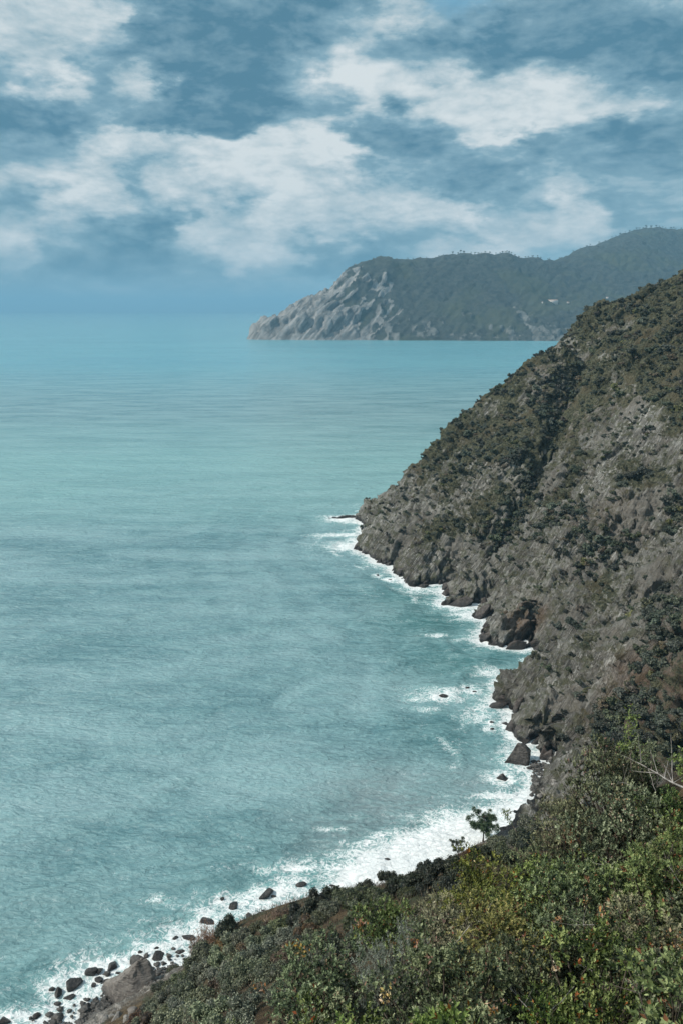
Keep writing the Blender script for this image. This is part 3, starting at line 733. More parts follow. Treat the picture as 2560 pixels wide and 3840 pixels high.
# ------------------------------------------------------------------ shapes
def ico(sub=3):
    import bmesh
    bm = bmesh.new(); bmesh.ops.create_icosphere(bm, subdivisions=sub, radius=1)
    v = np.array([p.co[:] for p in bm.verts]); f = np.array([[q.index for q in p.verts] for p in bm.faces]); bm.free(); return v, f
ICO3, ICO4, ICO2 = ico(4), ico(5), ico(2)
def rock_shape(seed, dims, big=False, planes=11):
    r_ = np.random.default_rng(seed); v, f = (ICO4 if big else ICO3); v = v.copy()
    n = r_.normal(size=(planes, 3)); n /= np.linalg.norm(n, axis=1)[:, None]; h = r_.uniform(.42, .85, planes)
    dots = v @ n.T; s = np.where(dots > .05, h / np.maximum(dots, .05), 9).min(1); rad = np.minimum(s, 1.0)
    rad = rad * (1 + .09 * fbm(v * 1.9 + seed, 5, .6, True) + .05 * fbm(v * 7 + seed, 3, .6, True))
    v = v * rad[:, None]
    return v * np.array(dims), f
def tubes(paths, sides=5):
    """paths: list of (points Nx3, radii N)"""
    V = []; Fc = []; off = 0
    for pts, rad in paths:
        pts = np.asarray(pts, float); n = len(pts)
        tan = np.gradient(pts, axis=0); tan /= np.linalg.norm(tan, axis=1)[:, None] + 1e-9
        ref = np.array([0, 0, 1.]) if abs(tan[0, 2]) < .9 else np.array([1., 0, 0])
        a = np.cross(tan, ref); a /= np.linalg.norm(a, axis=1)[:, None] + 1e-9; b = np.cross(tan, a)
        an = np.arange(sides) * 2 * np.pi / sides
        ring = pts[:, None] + np.asarray(rad)[:, None, None] * (np.cos(an)[None, :, None] * a[:, None] + np.sin(an)[None, :, None] * b[:, None])
        V.append(ring.reshape(-1, 3))
        i, j = np.meshgrid(np.arange(n - 1), np.arange(sides), indexing='ij'); j2 = (j + 1) % sides
        Fc.append(np.stack([off + i * sides + j, off + i * sides + j2, off + (i + 1) * sides + j2, off + (i + 1) * sides + j], -1).reshape(-1, 4)); off += n * sides
    return np.concatenate(V), np.concatenate(Fc)
def wig(a, b, n, amp, r_):
    a = np.asarray(a, float); b = np.asarray(b, float); t_ = np.linspace(0, 1, n)[:, None]
    p = a + (b - a) * t_; w_ = r_.normal(size=(n, 3)) * amp * np.linalg.norm(b - a); w_[0] = 0
    return p + np.cumsum(w_, axis=0) * .5 * t_ ** .5
def unit(a): return a / (np.linalg.norm(a, axis=-1, keepdims=True) + 1e-9)
def leaves_mesh(pos, dirn, nrm, L, W, col):
    """folded four-triangle leaves"""
    n = len(pos); dirn = unit(dirn); side = unit(np.cross(dirn, nrm)); up = unit(np.cross(side, dirn))
    L = np.broadcast_to(L, n)[:, None]; W = np.broadcast_to(W, n)[:, None]
    base = pos; tip_ = pos + dirn * L - up * L * .12; mid = pos + dirn * L * .5 - up * W * .16
    l_ = pos + dirn * L * .48 + side * W * .5 + up * W * .10; r2 = pos + dirn * L * .48 - side * W * .5 + up * W * .10
    v = np.stack([base, l_, mid, r2, tip_], 1).reshape(-1, 3); o_ = np.arange(n)[:, None] * 5
    f = np.concatenate([o_ + np.array([[0, 2, 1]]), o_ + np.array([[0, 3, 2]]), o_ + np.array([[1, 2, 4]]), o_ + np.array([[2, 3, 4]])])
    return v, f, np.repeat(col, 5, axis=0)
def cards(pos, nrm, size, col, r_):
    n = len(pos); a = unit(np.cross(nrm, r_.normal(size=(n, 3)))); b = np.cross(unit(nrm), a); s = np.broadcast_to(size, n)[:, None] * .5
    k_ = r_.uniform(.5, 1.0, (n, 1))
    v = np.stack([pos - a * s, pos + b * s * k_, pos + a * s, pos - b * s * k_], 1).reshape(-1, 3)
    f = np.arange(n * 4).reshape(-1, 4); return v, f, np.repeat(col, 4, axis=0)
def clump_shrub(seed, n, size, pal, lobes=9, flat=.85):
    r_ = np.random.default_rng(seed)
    c = r_.normal(size=(lobes, 3)) * np.array([.42, .42, .22]) + np.array([0, 0, .5]); c[:, 2] = np.clip(c[:, 2], .2, .95)
    rd = r_.uniform(.28, .5, lobes); k_ = r_.integers(0, lobes, n)
    d = unit(r_.normal(size=(n, 3)) + np.array([0, 0, .35])); rr = rd[k_] * r_.uniform(.72, 1.08, n)
    p = c[k_] + d * rr[:, None]; p[:, 2] *= flat; ok = p[:, 2] > .0
    p, d, k_ = p[ok], d[ok], k_[ok]
    nr = unit(d + .8 * r_.normal(size=d.shape))
    pal = np.array(pal); w_ = np.clip(.5 + .35 * r_.normal(size=len(p)) + .2 * (r_.random(lobes)[k_] - .5), 0, 1)[:, None]
    col = pal[0] * (1 - w_) + pal[1] * w_
    v, f, cc = cards(p, nr, size * r_.uniform(.6, 1.3, len(p)), col, r_)
    # opaque inner core, darker than the leaves
    hv, hf = ICO2; V = [v]; Fq = [f]; C = [cc]; off = len(v)
    for i in range(lobes):
        q = c[i] + hv * rd[i] * .78; q[:, 2] = np.maximum(q[:, 2] * flat, -.1)
        tri = np.concatenate([hf, hf[:, 2:3]], 1)
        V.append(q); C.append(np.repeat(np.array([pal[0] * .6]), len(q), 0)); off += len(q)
    return v, f, cc, V[1:], C[1:]
def shrub_mesh(name, seed, n, size, pal, lobes=9, flat=.85, mat=None):
    v, f, cc, HV, HC = clump_shrub(seed, n, size, pal, lobes, flat)
    tri = [np.stack([f[:, 0], f[:, 1], f[:, 2]], 1), np.stack([f[:, 0], f[:, 2], f[:, 3]], 1)]
    off = len(v); V = [v]; C = [cc]
    for q, c in zip(HV, HC):
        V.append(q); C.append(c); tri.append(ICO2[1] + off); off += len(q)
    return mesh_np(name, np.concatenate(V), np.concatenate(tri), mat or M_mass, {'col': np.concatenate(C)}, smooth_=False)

# ------------------------------------------------------------------ rocks in the surf
for i, (px, py, wd, hr, lb) in enumerate(rocks_px):
    c = S(px, py); dist = math.sqrt(c[0] ** 2 + c[1] ** 2 + CAM_H ** 2); wm = wd / F * dist * (.84 if px < 720 else 1)
    big = wd > 80
    h_ = wm * hr * (.62 if wd < 80 else .8)
    v, f = rock_shape(100 + i, (wm * .56, wm * .5 * (.6 if hr < .5 else .85), max(h_, .5)), big, 9 + i % 5)
    if hr > .75: v[:, :2] *= (1.10 - .25 * np.clip(v[:, 2:3] / max(h_, .5), 0, 1))
    a = R(-25 + (i * 37) % 60) if hr < .6 else R((i * 67) % 360)
    ca, sa = math.cos(a), math.sin(a); v[:, :2] = v[:, :2] @ np.array([[ca, sa], [-sa, ca]])
    if hr < .5: v[:, 2] += v[:, 0] * .18
    o = link('surf_rock', mesh_np('surf_rock', v, f, M_wetrock, smooth_=False), loc=(c[0], c[1], -.05 if hr < .5 else .1))
    tag(o, lb, 'rock', 'dark rocks standing in the surf')
# the reef off the headland: a long low broken ledge
rv = []; rf = []; off = 0
for k_, (dx, dy, a, b, h_) in enumerate(((-5.5, -.6, 3.2, 1.5, .9), (-1.5, .2, 3.6, 1.9, 1.7), (2.6, .5, 3.4, 1.8, 2.3), (5.6, .6, 2.6, 1.5, 1.6), (-8, -.9, 1.6, .9, .5))):
    v, f = rock_shape(400 + k_, (a, b, h_)); v += np.array([dx, dy, -.1]); rv.append(v); rf.append(f + off); off += len(v)
o = link('reef', mesh_np('reef', np.concatenate(rv), np.concatenate(rf), M_wetrock, smooth_=False), loc=(reef_c[0], reef_c[1], 0)); tag(o, 'long low black reef in white foam just off the tip of the headland', 'reef')
# giant pale boulder on the lower left shore
c = S(470, 3768); v, f = rock_shape(9, (4.3, 3.8, 13.0), True, 18)
tt = np.clip(v[:, 2] / 9.0, 0, 1)[:, None]; v[:, :2] *= (1.25 - .62 * tt); v[:, 0] += 1.5 * tt[:, 0]
o = link('giant_boulder', mesh_np('giant_boulder', v, f, M_greyrock, smooth_=False), loc=(c[0] + .3, c[1] + 1.2, .6)); tag(o, 'giant grey cracked boulder with a narrow top at the lower left shore', 'boulder')
for k_, (px, py, wd, lb) in enumerate(((592, 3688, 42, 'dark tilted slab leaning on the shore right of the giant boulder'), (612, 3672, 40, 'uppermost dark slab of the pile right of the giant boulder'), (570, 3708, 38, 'dark block at the right foot of the giant boulder'),
        (545, 3715, 30, 'black block wedged against the giant boulder'), (630, 3655, 34, 'brown block at the top of the rock pile under the grassy edge'), (425, 3790, 38, 'dark block at the lower left foot of the giant boulder'),
        (452, 3785, 26, 'small black block touching the foot of the giant boulder'), (395, 3808, 28, 'grey block in a row left below the giant boulder'), (437, 3822, 40, 'pale cracked block in the rubble below the giant boulder'), (385, 3834, 46, 'brown grey block at the bottom edge in the rubble'),
        (500, 3800, 34, 'grey block half buried in rubble under the giant boulder'), (480, 3830, 40, 'pale block at the bottom edge right of the rubble'), (355, 3822, 24, 'dark block at the waterline of the rubble'), (2045, 2905, 24, 'dark rock on the grey beach against the cliff foot'), (2075, 2880, 26, 'grey rock at the top of the grey beach'))):
    h_ = hit(px, py); dist = np.linalg.norm(h_ - np.array([0, 0, CAM_H])); wm = wd / F * dist
    v, f = rock_shape(500 + k_, (wm * .55, wm * .42, wm * .38)); a = R(k_ * 53); ca, sa = math.cos(a), math.sin(a); v[:, :2] = v[:, :2] @ np.array([[ca, sa], [-sa, ca]])
    o = link('shore_rock', mesh_np('shore_rock', v, f, M_greyrock if k_ in (8, 9, 10, 11) else M_wetrock, smooth_=False), loc=h_ + np.array([0, 0, wm * .05])); tag(o, lb, 'rock', 'broken rocks on the shore')
# broken ledges of tilted strata all along the foot of the cliff
r_ = np.random.default_rng(77)
LEDGE_MARKS = [(1345, 1990, 'at the outer foot of the headland'), (1450, 2115, 'under the seaward face of the spur'), (1560, 2190, 'beside the black flat ledges'), (1690, 2225, 'on the upper rock tongue'), (1780, 2270, 'in the notch between the rock tongues'), (1830, 2380, 'under the steep point left of the tan hollow'), (1950, 2430, 'at the mouth of the tan hollow'),
    (2045, 2475, 'at the head of the cove'), (1960, 2545, 'on the upper side of the grassy point'), (1880, 2610, 'at the tip of the grassy point'), (1945, 2690, 'on the lower side of the grassy point'), (1950, 2760, 'below the jagged stack'), (2040, 2830, 'at the dark cleft by the beach'), (2050, 2930, 'at the back of the grey beach')]
LADJ = ['long tilted', 'blocky', 'sharp edged', 'low flat', 'upright', 'split', 'stubby', 'wedge shaped']
kk = 0
for a, b in zip(coast_px[:41], coast_px[1:42]):
    A, Bq = S(*a), S(*b); ln = np.linalg.norm(Bq - A); nseg = max(1, int(ln / 3.6))
    for j in range(nseg):
        t_ = (j + r_.random()) / nseg; c = A + (Bq - A) * t_ + r_.normal(size=2) * .7; sz = r_.uniform(1.6, 4.2)
        v, f = rock_shape(2000 + kk, (sz * r_.uniform(.7, 1.3), sz * r_.uniform(.35, .6), sz * r_.uniform(.45, 1.1)), False, 12)
        v[:, 2] += v[:, 0] * r_.uniform(.25, .75); an = R(r_.uniform(-35, 55)); ca, sa = math.cos(an), math.sin(an); v[:, :2] = v[:, :2] @ np.array([[ca, sa], [-sa, ca]])
        o = link('shore_ledge', mesh_np('shore_ledge', v, f, M_wetrock, smooth_=False), loc=(c[0], c[1], r_.uniform(-.2, .9)))
        px_, py_ = a[0] + (b[0] - a[0]) * t_, a[1] + (b[1] - a[1]) * t_; m_ = min(LEDGE_MARKS, key=lambda q_: math.hypot(px_ - q_[0], py_ - q_[1]))
        tag(o, LADJ[kk % 8] + ' black wet rock ' + m_[2], 'rock', 'wet ledges along the cliff foot'); kk += 1
print('ledges', kk)
# crags that break the skyline of the spur
for k_, (px, py, Y, wd, ht, lb) in enumerate(((1905, 1450, 441, 90, 60, 'stepped rock crag on the skyline where the spur drops to the sea'), (1862, 1500, 440, 60, 60, 'dark crag edge below the stepped skyline crag'), (1985, 1385, 444, 70, 50, 'flat topped crag on the skyline with low bushes on it'), (2082, 1325, 446, 60, 70, 'orange brown crag standing on the skyline'),
        (1790, 1580, 438, 60, 50, 'brown crag on the ridge halfway down the spur'), (1660, 1690, 435, 50, 40, 'small crag on the lower ridge of the spur'), (1900, 1600, 425, 110, 60, 'layered brown outcrop below the stepped skyline crag'), (1840, 1700, 405, 120, 60, 'layered brown outcrop in the middle of the spur face'))):
    wm = wd / F * Y; hm = ht / F * Y; c = P(px, py, Y); v, f = rock_shape(640 + k_, (wm * .75, wm * .6, hm * .8), True, 14)
    v[:, 2] += .25 * np.sin(v[:, 2] * 3.2) + v[:, 0] * .12; o = link('crag', mesh_np('crag', v, f, M_cliff, {'brown': np.full(len(v), .75 if k_ == 3 else .45), 'veg': np.zeros(len(v)), 'pale': np.zeros(len(v))}, smooth_=False), loc=c + np.array([wm * .1, 1.5, -hm * .35])); tag(o, lb, 'crag')
# rubble between them: too many to count
r_ = np.random.default_rng(3); rv = []; rf = []; off = 0; base_v, base_f = ICO2
for k_ in range(900):
    if k_ < 420: px = r_.uniform(300, 650); py = 3855 - (px - 300) * .5 + r_.normal() * 34
    elif k_ > 620: px = r_.uniform(60, 720); py = 3820 - (px - 300) * .52 + r_.normal() * 45
    else: px = r_.uniform(1990, 2085); py = r_.uniform(2860, 2990)
    h_ = hit(px, py, 90, 260, 300)
    if h_ is None or h_[2] > 6: continue
    s_ = r_.lognormal(-1.1, .55); s_ *= (.8 if k_ > 620 else 1); q = base_v * (1 + .25 * r_.normal(size=(len(base_v), 1))) * s_ * np.array([1, .8, .6]) + h_ + np.array([0, 0, .3])
    rv.append(q); rf.append(base_f + off); off += len(q)
o = link('rubble', mesh_np('rubble', np.concatenate(rv), np.concatenate(rf), M_greyrock, smooth_=False)); tag(o, 'loose grey rubble along the waterline', kind='stuff')

# ------------------------------------------------------------------ shrubs on the cliff hillside
PALS = [((0.0289, 0.0408, 0.0289), (0.0935, 0.1156, 0.0765)), ((0.0374, 0.051, 0.034), (0.1275, 0.1445, 0.085)), ((0.0476, 0.0612, 0.0476), (0.1615, 0.187, 0.136)), ((0.0255, 0.034, 0.0255), (0.0765, 0.0935, 0.068)), ((0.0595, 0.068, 0.034), (0.204, 0.204, 0.085)), ((0.068, 0.0595, 0.0425), (0.187, 0.153, 0.102))]
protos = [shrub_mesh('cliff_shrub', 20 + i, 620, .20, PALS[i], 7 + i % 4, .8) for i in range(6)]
r_ = np.random.default_rng(11)
veg, zz = hill_a['veg'], hill_v[:, 2]
pxh, pyh, dep = proj(hill_v)
inview = (pxh > -60) & (pxh < 2640) & (pyh > 900) & (pyh < 3200) & (zz > 3)
dens = smooth(veg, .42, .85) * inview * np.clip(.25 + .9 * smooth(hill_n[:, 2], .3, .7), 0, 1)
cand = np.nonzero(r_.random(len(dens)) < dens * .06)[0]
sparse = np.nonzero((r_.random(len(dens)) < .026) & inview & (veg <= .42) & (zz > 7))[0]
# dark clumps seen at fixed spots on the slope
clumps = [(2470, 2460, 9), (2500, 2380, 8), (2420, 2300, 6), (2480, 2330, 7), (2300, 2110, 6), (2310, 2160, 5), (2240, 2090, 5), (2180, 2030, 5), (2215, 2060, 5), (2200, 2150, 4), (2170, 2330, 3), (2150, 2370, 3), (2340, 2070, 3), (2400, 2580, 4), (2410, 2640, 4),
          (2310, 2700, 8), (2340, 2760, 9), (2280, 2820, 6), (2440, 2780, 8), (2520, 2740, 8), (1920, 1720, 8), (1990, 1830, 8), (1850, 1960, 7), (1960, 2000, 10), (2050, 1990, 9), (1900, 2060, 8), (1790, 2020, 6), (1640, 1760, 5), (2020, 1480, 9), (2050, 1560, 8), (2100, 1450, 8), (2540, 1990, 6), (2530, 1900, 5), (2120, 1920, 8)]
ex = []
for px, py, rad in clumps:
    h_ = hit(px, py, 120)
    if h_ is None: continue
    dd_ = np.linalg.norm(hill_v[:, :2] - h_[:2], axis=1); kk = np.nonzero((dd_ < rad * .8) & (zz > 3) & (r_.random(len(dd_)) < .11))[0]; ex.append(kk)
allc = np.concatenate([cand, sparse] + ex)
sizes = np.concatenate([r_.lognormal(.30, .38, len(cand)).clip(.6, 3.2), r_.lognormal(0, .4, len(sparse)).clip(.45, 2.2), r_.uniform(1.3, 2.9, len(allc) - len(cand) - len(sparse))])
order = np.argsort(-(sizes / dep[allc])); allc, sizes = allc[order], sizes[order]
# thin out overlaps
cell = {}; keepi = []
for n_, i in enumerate(allc):
    p = hill_v[i]; s_ = sizes[n_] * .85; kx, ky, kz = int(p[0] // 3), int(p[1] // 3), int(p[2] // 3); bad = False
    for a in (-1, 0, 1):
        for b in (-1, 0, 1):
            for c in (-1, 0, 1):
                for q, sq in cell.get((kx + a, ky + b, kz + c), ()):
                    if np.sum((q - p) ** 2) < (.5 * (s_ + sq)) ** 2: bad = True; break
    if not bad: cell.setdefault((kx, ky, kz), []).append((p, s_)); keepi.append(n_)
allc, sizes = allc[keepi], sizes[keepi]
pidx = r_.choice(6, len(allc), p=[.24, .22, .18, .2, .1, .06])
spins = r_.uniform(0, 6.28, len(allc))
shown = []
def relate(px, py, marks):
    m_ = min(marks, key=lambda k: math.hypot(px - k[0], py - k[1])); dx, dy = px - m_[0], py - m_[1]; r2 = math.hypot(dx, dy)
    if r2 < 28: rel = 'right at'
    else:
        rel = ('right of' if dx > 0 else 'left of') if abs(dx) > 1.8 * abs(dy) else (('below' if dy > 0 else 'above') if abs(dy) > 1.8 * abs(dx) else ('below right of' if dx > 0 and dy > 0 else 'below left of' if dy > 0 else 'above right of' if dx > 0 else 'above left of'))
        rel = ('just ' if r2 < 75 else '') + rel
    return rel + ' ' + m_[2]
CLIFF_MARKS = [(1340, 1945, 'the headland tip'), (1965, 2345, 'the tan hollow over the cove'), (2370, 1540, 'the bare pale patch'), (2400, 2170, 'the white streaked outcrop'), (1870, 1510, 'the stepped crag on the skyline'), (2070, 1310, 'the orange crag on the skyline'), (2500, 2600, 'the brown earth scar'),
    (1930, 2600, 'the grassy point'), (2060, 2780, 'the dark cleft by the beach'), (1600, 1960, 'the grey slab face of the spur'), (2010, 1650, 'the shaded gully'), (2200, 1900, 'the pale rib in mid slope'), (2480, 1100, 'the top right skyline'), (2510, 1850, 'the broken rocks at the right edge'), (1690, 2190, 'the upper rock tongue'), (2300, 1320, 'the wooded shoulder'), (2500, 1400, 'the upper right thicket'), (2480, 2300, 'the dark copse at the right edge'), (2220, 2500, 'the grey scree slope'), (1780, 1760, 'the brown crags of the ridge')]
def where_cliff(px, py):
    if py < 1450: return 'near the top of the slope below the skyline'
    if px < 1750: return 'on the seaward face of the spur'
    if py > 2600: return 'in the scrub just above the foreground bushes'
    if py > 2200: return 'on the brown grassy slope above the coves'
    if py > 1850: return 'among the pale rock outcrops in mid slope'
    return 'in the thick scrub of the upper slope'
KIND = ['dark green rounded shrub', 'olive green shrub', 'grey green shrub', 'blackish green shrub', 'yellowish green shrub', 'brownish half dry shrub']
for n_ in range(min(300, len(allc))):
    i = allc[n_]; p = hill_v[i]; s_ = sizes[n_]
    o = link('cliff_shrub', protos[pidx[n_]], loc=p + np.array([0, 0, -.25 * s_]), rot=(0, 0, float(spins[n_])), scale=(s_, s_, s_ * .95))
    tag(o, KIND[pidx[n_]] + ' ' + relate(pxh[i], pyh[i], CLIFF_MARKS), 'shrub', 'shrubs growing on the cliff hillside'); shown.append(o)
rest = slice(300, None)
pv = hill_v[allc[rest]] - np.array([0, 0, .25]) * sizes[rest][:, None]
me = bpy.data.meshes.new('cliff_shrubbery'); me.vertices.add(len(pv)); me.vertices.foreach_set('co', pv.astype(np.float32).ravel())
for nm, arr in (('scl', sizes[rest]), ('spin', spins[rest])):
    at = me.attributes.new(nm, 'FLOAT', 'POINT'); at.data.foreach_set('value', arr.astype(np.float32))
at = me.attributes.new('pick', 'INT', 'POINT'); at.data.foreach_set('value', pidx[rest].astype(np.int32))
src = []
for i in range(6):
    k_ = next((n_ for n_ in range(len(shown)) if pidx[n_] == i), None); src.append(shown[k_] if k_ is not None else shown[0])
ng = bpy.data.node_groups.new('scatter_shrubs', 'GeometryNodeTree')
ng.interface.new_socket('Geometry', in_out='INPUT', socket_type='NodeSocketGeometry'); ng.interface.new_socket('Geometry', in_out='OUTPUT', socket_type='NodeSocketGeometry')
g = ng.nodes; L_ = ng.links.new
gi, go = g.new('NodeGroupInput'), g.new('NodeGroupOutput'); jn = g.new('GeometryNodeJoinGeometry')
for s_ in reversed(src):
    oi = g.new('GeometryNodeObjectInfo'); oi.transform_space = 'ORIGINAL'; oi.inputs['Object'].default_value = s_; oi.inputs['As Instance'].default_value = True; L_(oi.outputs['Geometry'], jn.inputs[0])
iop = g.new('GeometryNodeInstanceOnPoints'); iop.inputs['Pick Instance'].default_value = True
def na(nm, ty):
    a = g.new('GeometryNodeInputNamedAttribute'); a.data_type = ty; a.inputs['Name'].default_value = nm; return a.outputs[0]
cx = g.new('ShaderNodeCombineXYZ'); L_(na('spin', 'FLOAT'), cx.inputs[2])
L_(gi.outputs[0], iop.inputs['Points']); L_(jn.outputs[0], iop.inputs['Instance']); L_(na('pick', 'INT'), iop.inputs['Instance Index']); L_(cx.outputs[0], iop.inputs['Rotation']); L_(na('scl', 'FLOAT'), iop.inputs['Scale']); L_(iop.outputs[0], go.inputs[0])
o = link('cliff_shrubbery', me); md = o.modifiers.new('scatter', 'NODES'); md.node_group = ng; tag(o, 'small dark shrubs scattered over the cliff hillside', kind='stuff')
print('cliff shrubs', len(allc))

# ------------------------------------------------------------------ bushes, reeds and pines of the middle slope
MP = [((.065, .08, .048), (.245, .27, .175)), ((.045, .055, .03), (.165, .185, .10)), ((.018, .024, .016), (.06, .07, .045)), ((.05, .06, .02), (.20, .23, .07)), ((.05, .032, .018), (.17, .11, .06))]
mprot = [[shrub_mesh('bush', 60 + 10 * k_ + j, 2600, .105 if k_ != 2 else .12, MP[k_], 12 + 2 * j, .9) for j in range(2)] for k_ in range(5)]
mid = [(769, 3568, 66, 1), (874, 3548, 68, 0), (837, 3589, 58, 0), (781, 3636, 58, 0), (729, 3615, 52, 1), (735, 3674, 60, 1), (845, 3658, 62, 0), (880, 3650, 55, 0), (912, 3616, 62, 0), (950, 3640, 76, 0), (907, 3680, 68, 0), (765, 3738, 86, 1),
       (729, 3786, 68, 1), (690, 3822, 82, 0), (798, 3817, 92, 0), (816, 3772, 64, 0), (972, 3585, 72, 0), (922, 3514, 60, 1), (992, 3535, 72, 0), (953, 3738, 66, 1), (690, 3668, 52, 1), (1000, 3668, 64, 0), (870, 3742, 60, 1), (900, 3800, 80, 0), (655, 3770, 46, 1),
       (621, 3795, 58, 3), (536, 3812, 60, 4), (590, 3830, 56, 4), (849, 3490, 55, 2), (860, 3470, 40, 2), (1060, 3472, 64, 1), (1020, 3510, 54, 1), (1062, 3530, 60, 0), (1110, 3450, 52, 2), (1135, 3436, 62, 2), (1170, 3425, 70, 2), (1197, 3385, 56, 2), (1247, 3358, 52, 2),
       (1285, 3372, 64, 1), (1356, 3372, 84, 1), (1402, 3360, 64, 1), (1373, 3332, 46, 2), (1320, 3352, 60, 1), (1465, 3302, 64, 2), (1499, 3318, 52, 2), (1551, 3318, 62, 2), (1580, 3293, 62, 2), (1608, 3254, 54, 2), (1654, 3248, 54, 2), (1631, 3286, 62, 2), (1689, 3262, 54, 2),
       (1717, 3292, 62, 2), (1654, 3325, 48, 1), (1600, 3335, 50, 2), (1530, 3352, 54, 1), (1470, 3350, 56, 2), (1440, 3385, 60, 1), (1735, 3235, 44, 4), (1750, 3205, 36, 4), (1770, 3300, 60, 2), (2028, 2988, 36, 2), (1240, 3410, 60, 1), (1700, 3340, 60, 2), (1100, 3500, 60, 0), (1080, 3580, 56, 4), (1040, 3590, 60, 1), (1120, 3540, 56, 1), (1150, 3480, 60, 4), (1040, 3640, 70, 1), (1060, 3440, 44, 4), (1015, 3470, 40, 4), (960, 3480, 44, 1), (1190, 3450, 60, 1), (940, 3560, 50, 4), (820, 3690, 54, 4), (640, 3830, 60, 1)]
_q = np.random.default_rng(4)
mid += [(1860, 3160, 56, 1), (1900, 3125, 56, 2), (1945, 3075, 56, 1), (1990, 3040, 56, 2), (1835, 3190, 60, 1), (1935, 3130, 60, 1), (1880, 3200, 70, 1), (1985, 3090, 60, 1), (2040, 3010, 50, 1), (1800, 3210, 56, 2), (1910, 3085, 44, 1), (1965, 3150, 60, 2), (640, 3700, 44, 1), (610, 3735, 44, 0), (660, 3730, 56, 0), (575, 3775, 44, 1), (560, 3830, 56, 0), (650, 3640, 36, 1), (600, 3700, 34, 1), (680, 3790, 60, 0), (700, 3590, 40, 0), (640, 3800, 50, 1), (590, 3800, 44, 0), (710, 3720, 60, 0)]
for _i in range(95):
    _x, _y = _q.uniform(960, 1560), _q.uniform(3400, 3760)
    if _y > 3395 + abs(_x - 1560) * .08 and min(math.hypot(_x - m_[0], _y - m_[1]) for m_ in mid) > 34: mid.append((_x, _y, _q.uniform(48, 78), int(_q.choice([1, 1, 0, 4, 2]))))
MN = ['rounded grey green bush', 'dull green bush', 'dark nearly black bush', 'bright yellow green bush', 'rusty brown dry bush']
MID_MARKS = [(498, 3722, 'the giant boulder'), (782, 3500, 'the tall tan reeds'), (849, 3482, 'the dark pointed bush'), (1045, 3430, 'the sparse straw reeds'), (1118, 3558, 'the bright orange sprig'), (619, 3790, 'the yellow green bush'), (1805, 3110, 'the bushy pine'), (1714, 3172, 'the stunted pine'), (1465, 3290, 'the tallest dark bush over the surf'),
    (1620, 3245, 'the twin dark bushes on the outline'), (940, 3640, 'the broad grey green bush in mid slope'), (750, 3740, 'the big bush at the slope foot'), (975, 3702, 'the dull orange tip'), (1195, 3379, 'the first dark bush of the thicket'), (1340, 3350, 'the heathy hump'), (540, 3812, 'the rusty corner of the slope'), (870, 3800, 'the lower edge of the photo')]
def where_mid(px, py):
    if px < 1010 and py > 3560: return 'on the grassy slope above the giant boulder'
    if px < 1010: return 'behind the tan reeds at the slope edge'
    if px < 1330: return 'at the edge between the surf and the leafy shrubs'
    return 'in the dark thicket left of the small pines'
for k_, (px, py, wd, kd) in enumerate(mid):
    h_ = hit(px, min(py + wd * .42, 3900), 24, 200, 500)
    if h_ is None or h_[2] < 2.5: continue
    dist = np.linalg.norm(h_ - np.array([0, 0, CAM_H])); s_ = wd / F * dist * .74
    o = link('bush', mprot[kd][k_ % 2], loc=h_ + np.array([0, -.25 * s_, .15 * s_]), rot=(0, 0, k_ * 1.7), scale=(s_, s_, s_ * (1.0 if kd != 2 else 1.25)))
    lb = MN[kd] + ' ' + relate(px, py, MID_MARKS)
    if (px, py) == (2028, 2988): lb = 'little dark bush poking up against the grey beach'
    if (px, py) == (849, 3490): lb = 'dark pointed bush standing right of the tan reeds'
    tag(o, lb, 'bush', 'bushes of the middle slope')
# dry grass over the slope
def blades(n, pts, hmin, hmax, wd, pal, r_, lean=.35):
    k_ = r_.integers(0, len(pts), n); b = pts[k_] + r_.normal(size=(n, 3)) * np.array([.35, .35, .0])
    h_ = r_.uniform(hmin, hmax, n)[:, None]; d = unit(np.column_stack([r_.normal(size=(n, 2)) * lean, np.ones(n)])); s_ = unit(np.column_stack([r_.normal(size=(n, 2)), np.zeros(n)])) * wd
    v = np.stack([b - s_, b + s_, b + d * h_], 1).reshape(-1, 3); c = np.array(pal[0]) + (np.array(pal[1]) - np.array(pal[0])) * r_.random((n, 1))
    return v, np.arange(3 * n).reshape(-1, 3), np.repeat(c, 3, 0)
r_ = np.random.default_rng(5)
pxs, pys, _ = proj(slope_v); zok = (slope_v[:, 1] > 35) & (slope_v[:, 2] > 4) & (pxs > 400) & (pxs < 2100)
gp = slope_v[zok]
v, f, c = blades(60000, gp, .25, .75, .03, ((.05, .038, .02), (.22, .16, .085)), r_)
v[:, 2] -= .08
o = link('dry_grass', mesh_np('dry_grass', v, f, M_leaf, {'col': c}, smooth_=False)); tag(o, 'brown dry grass covering the lower slope', kind='stuff')
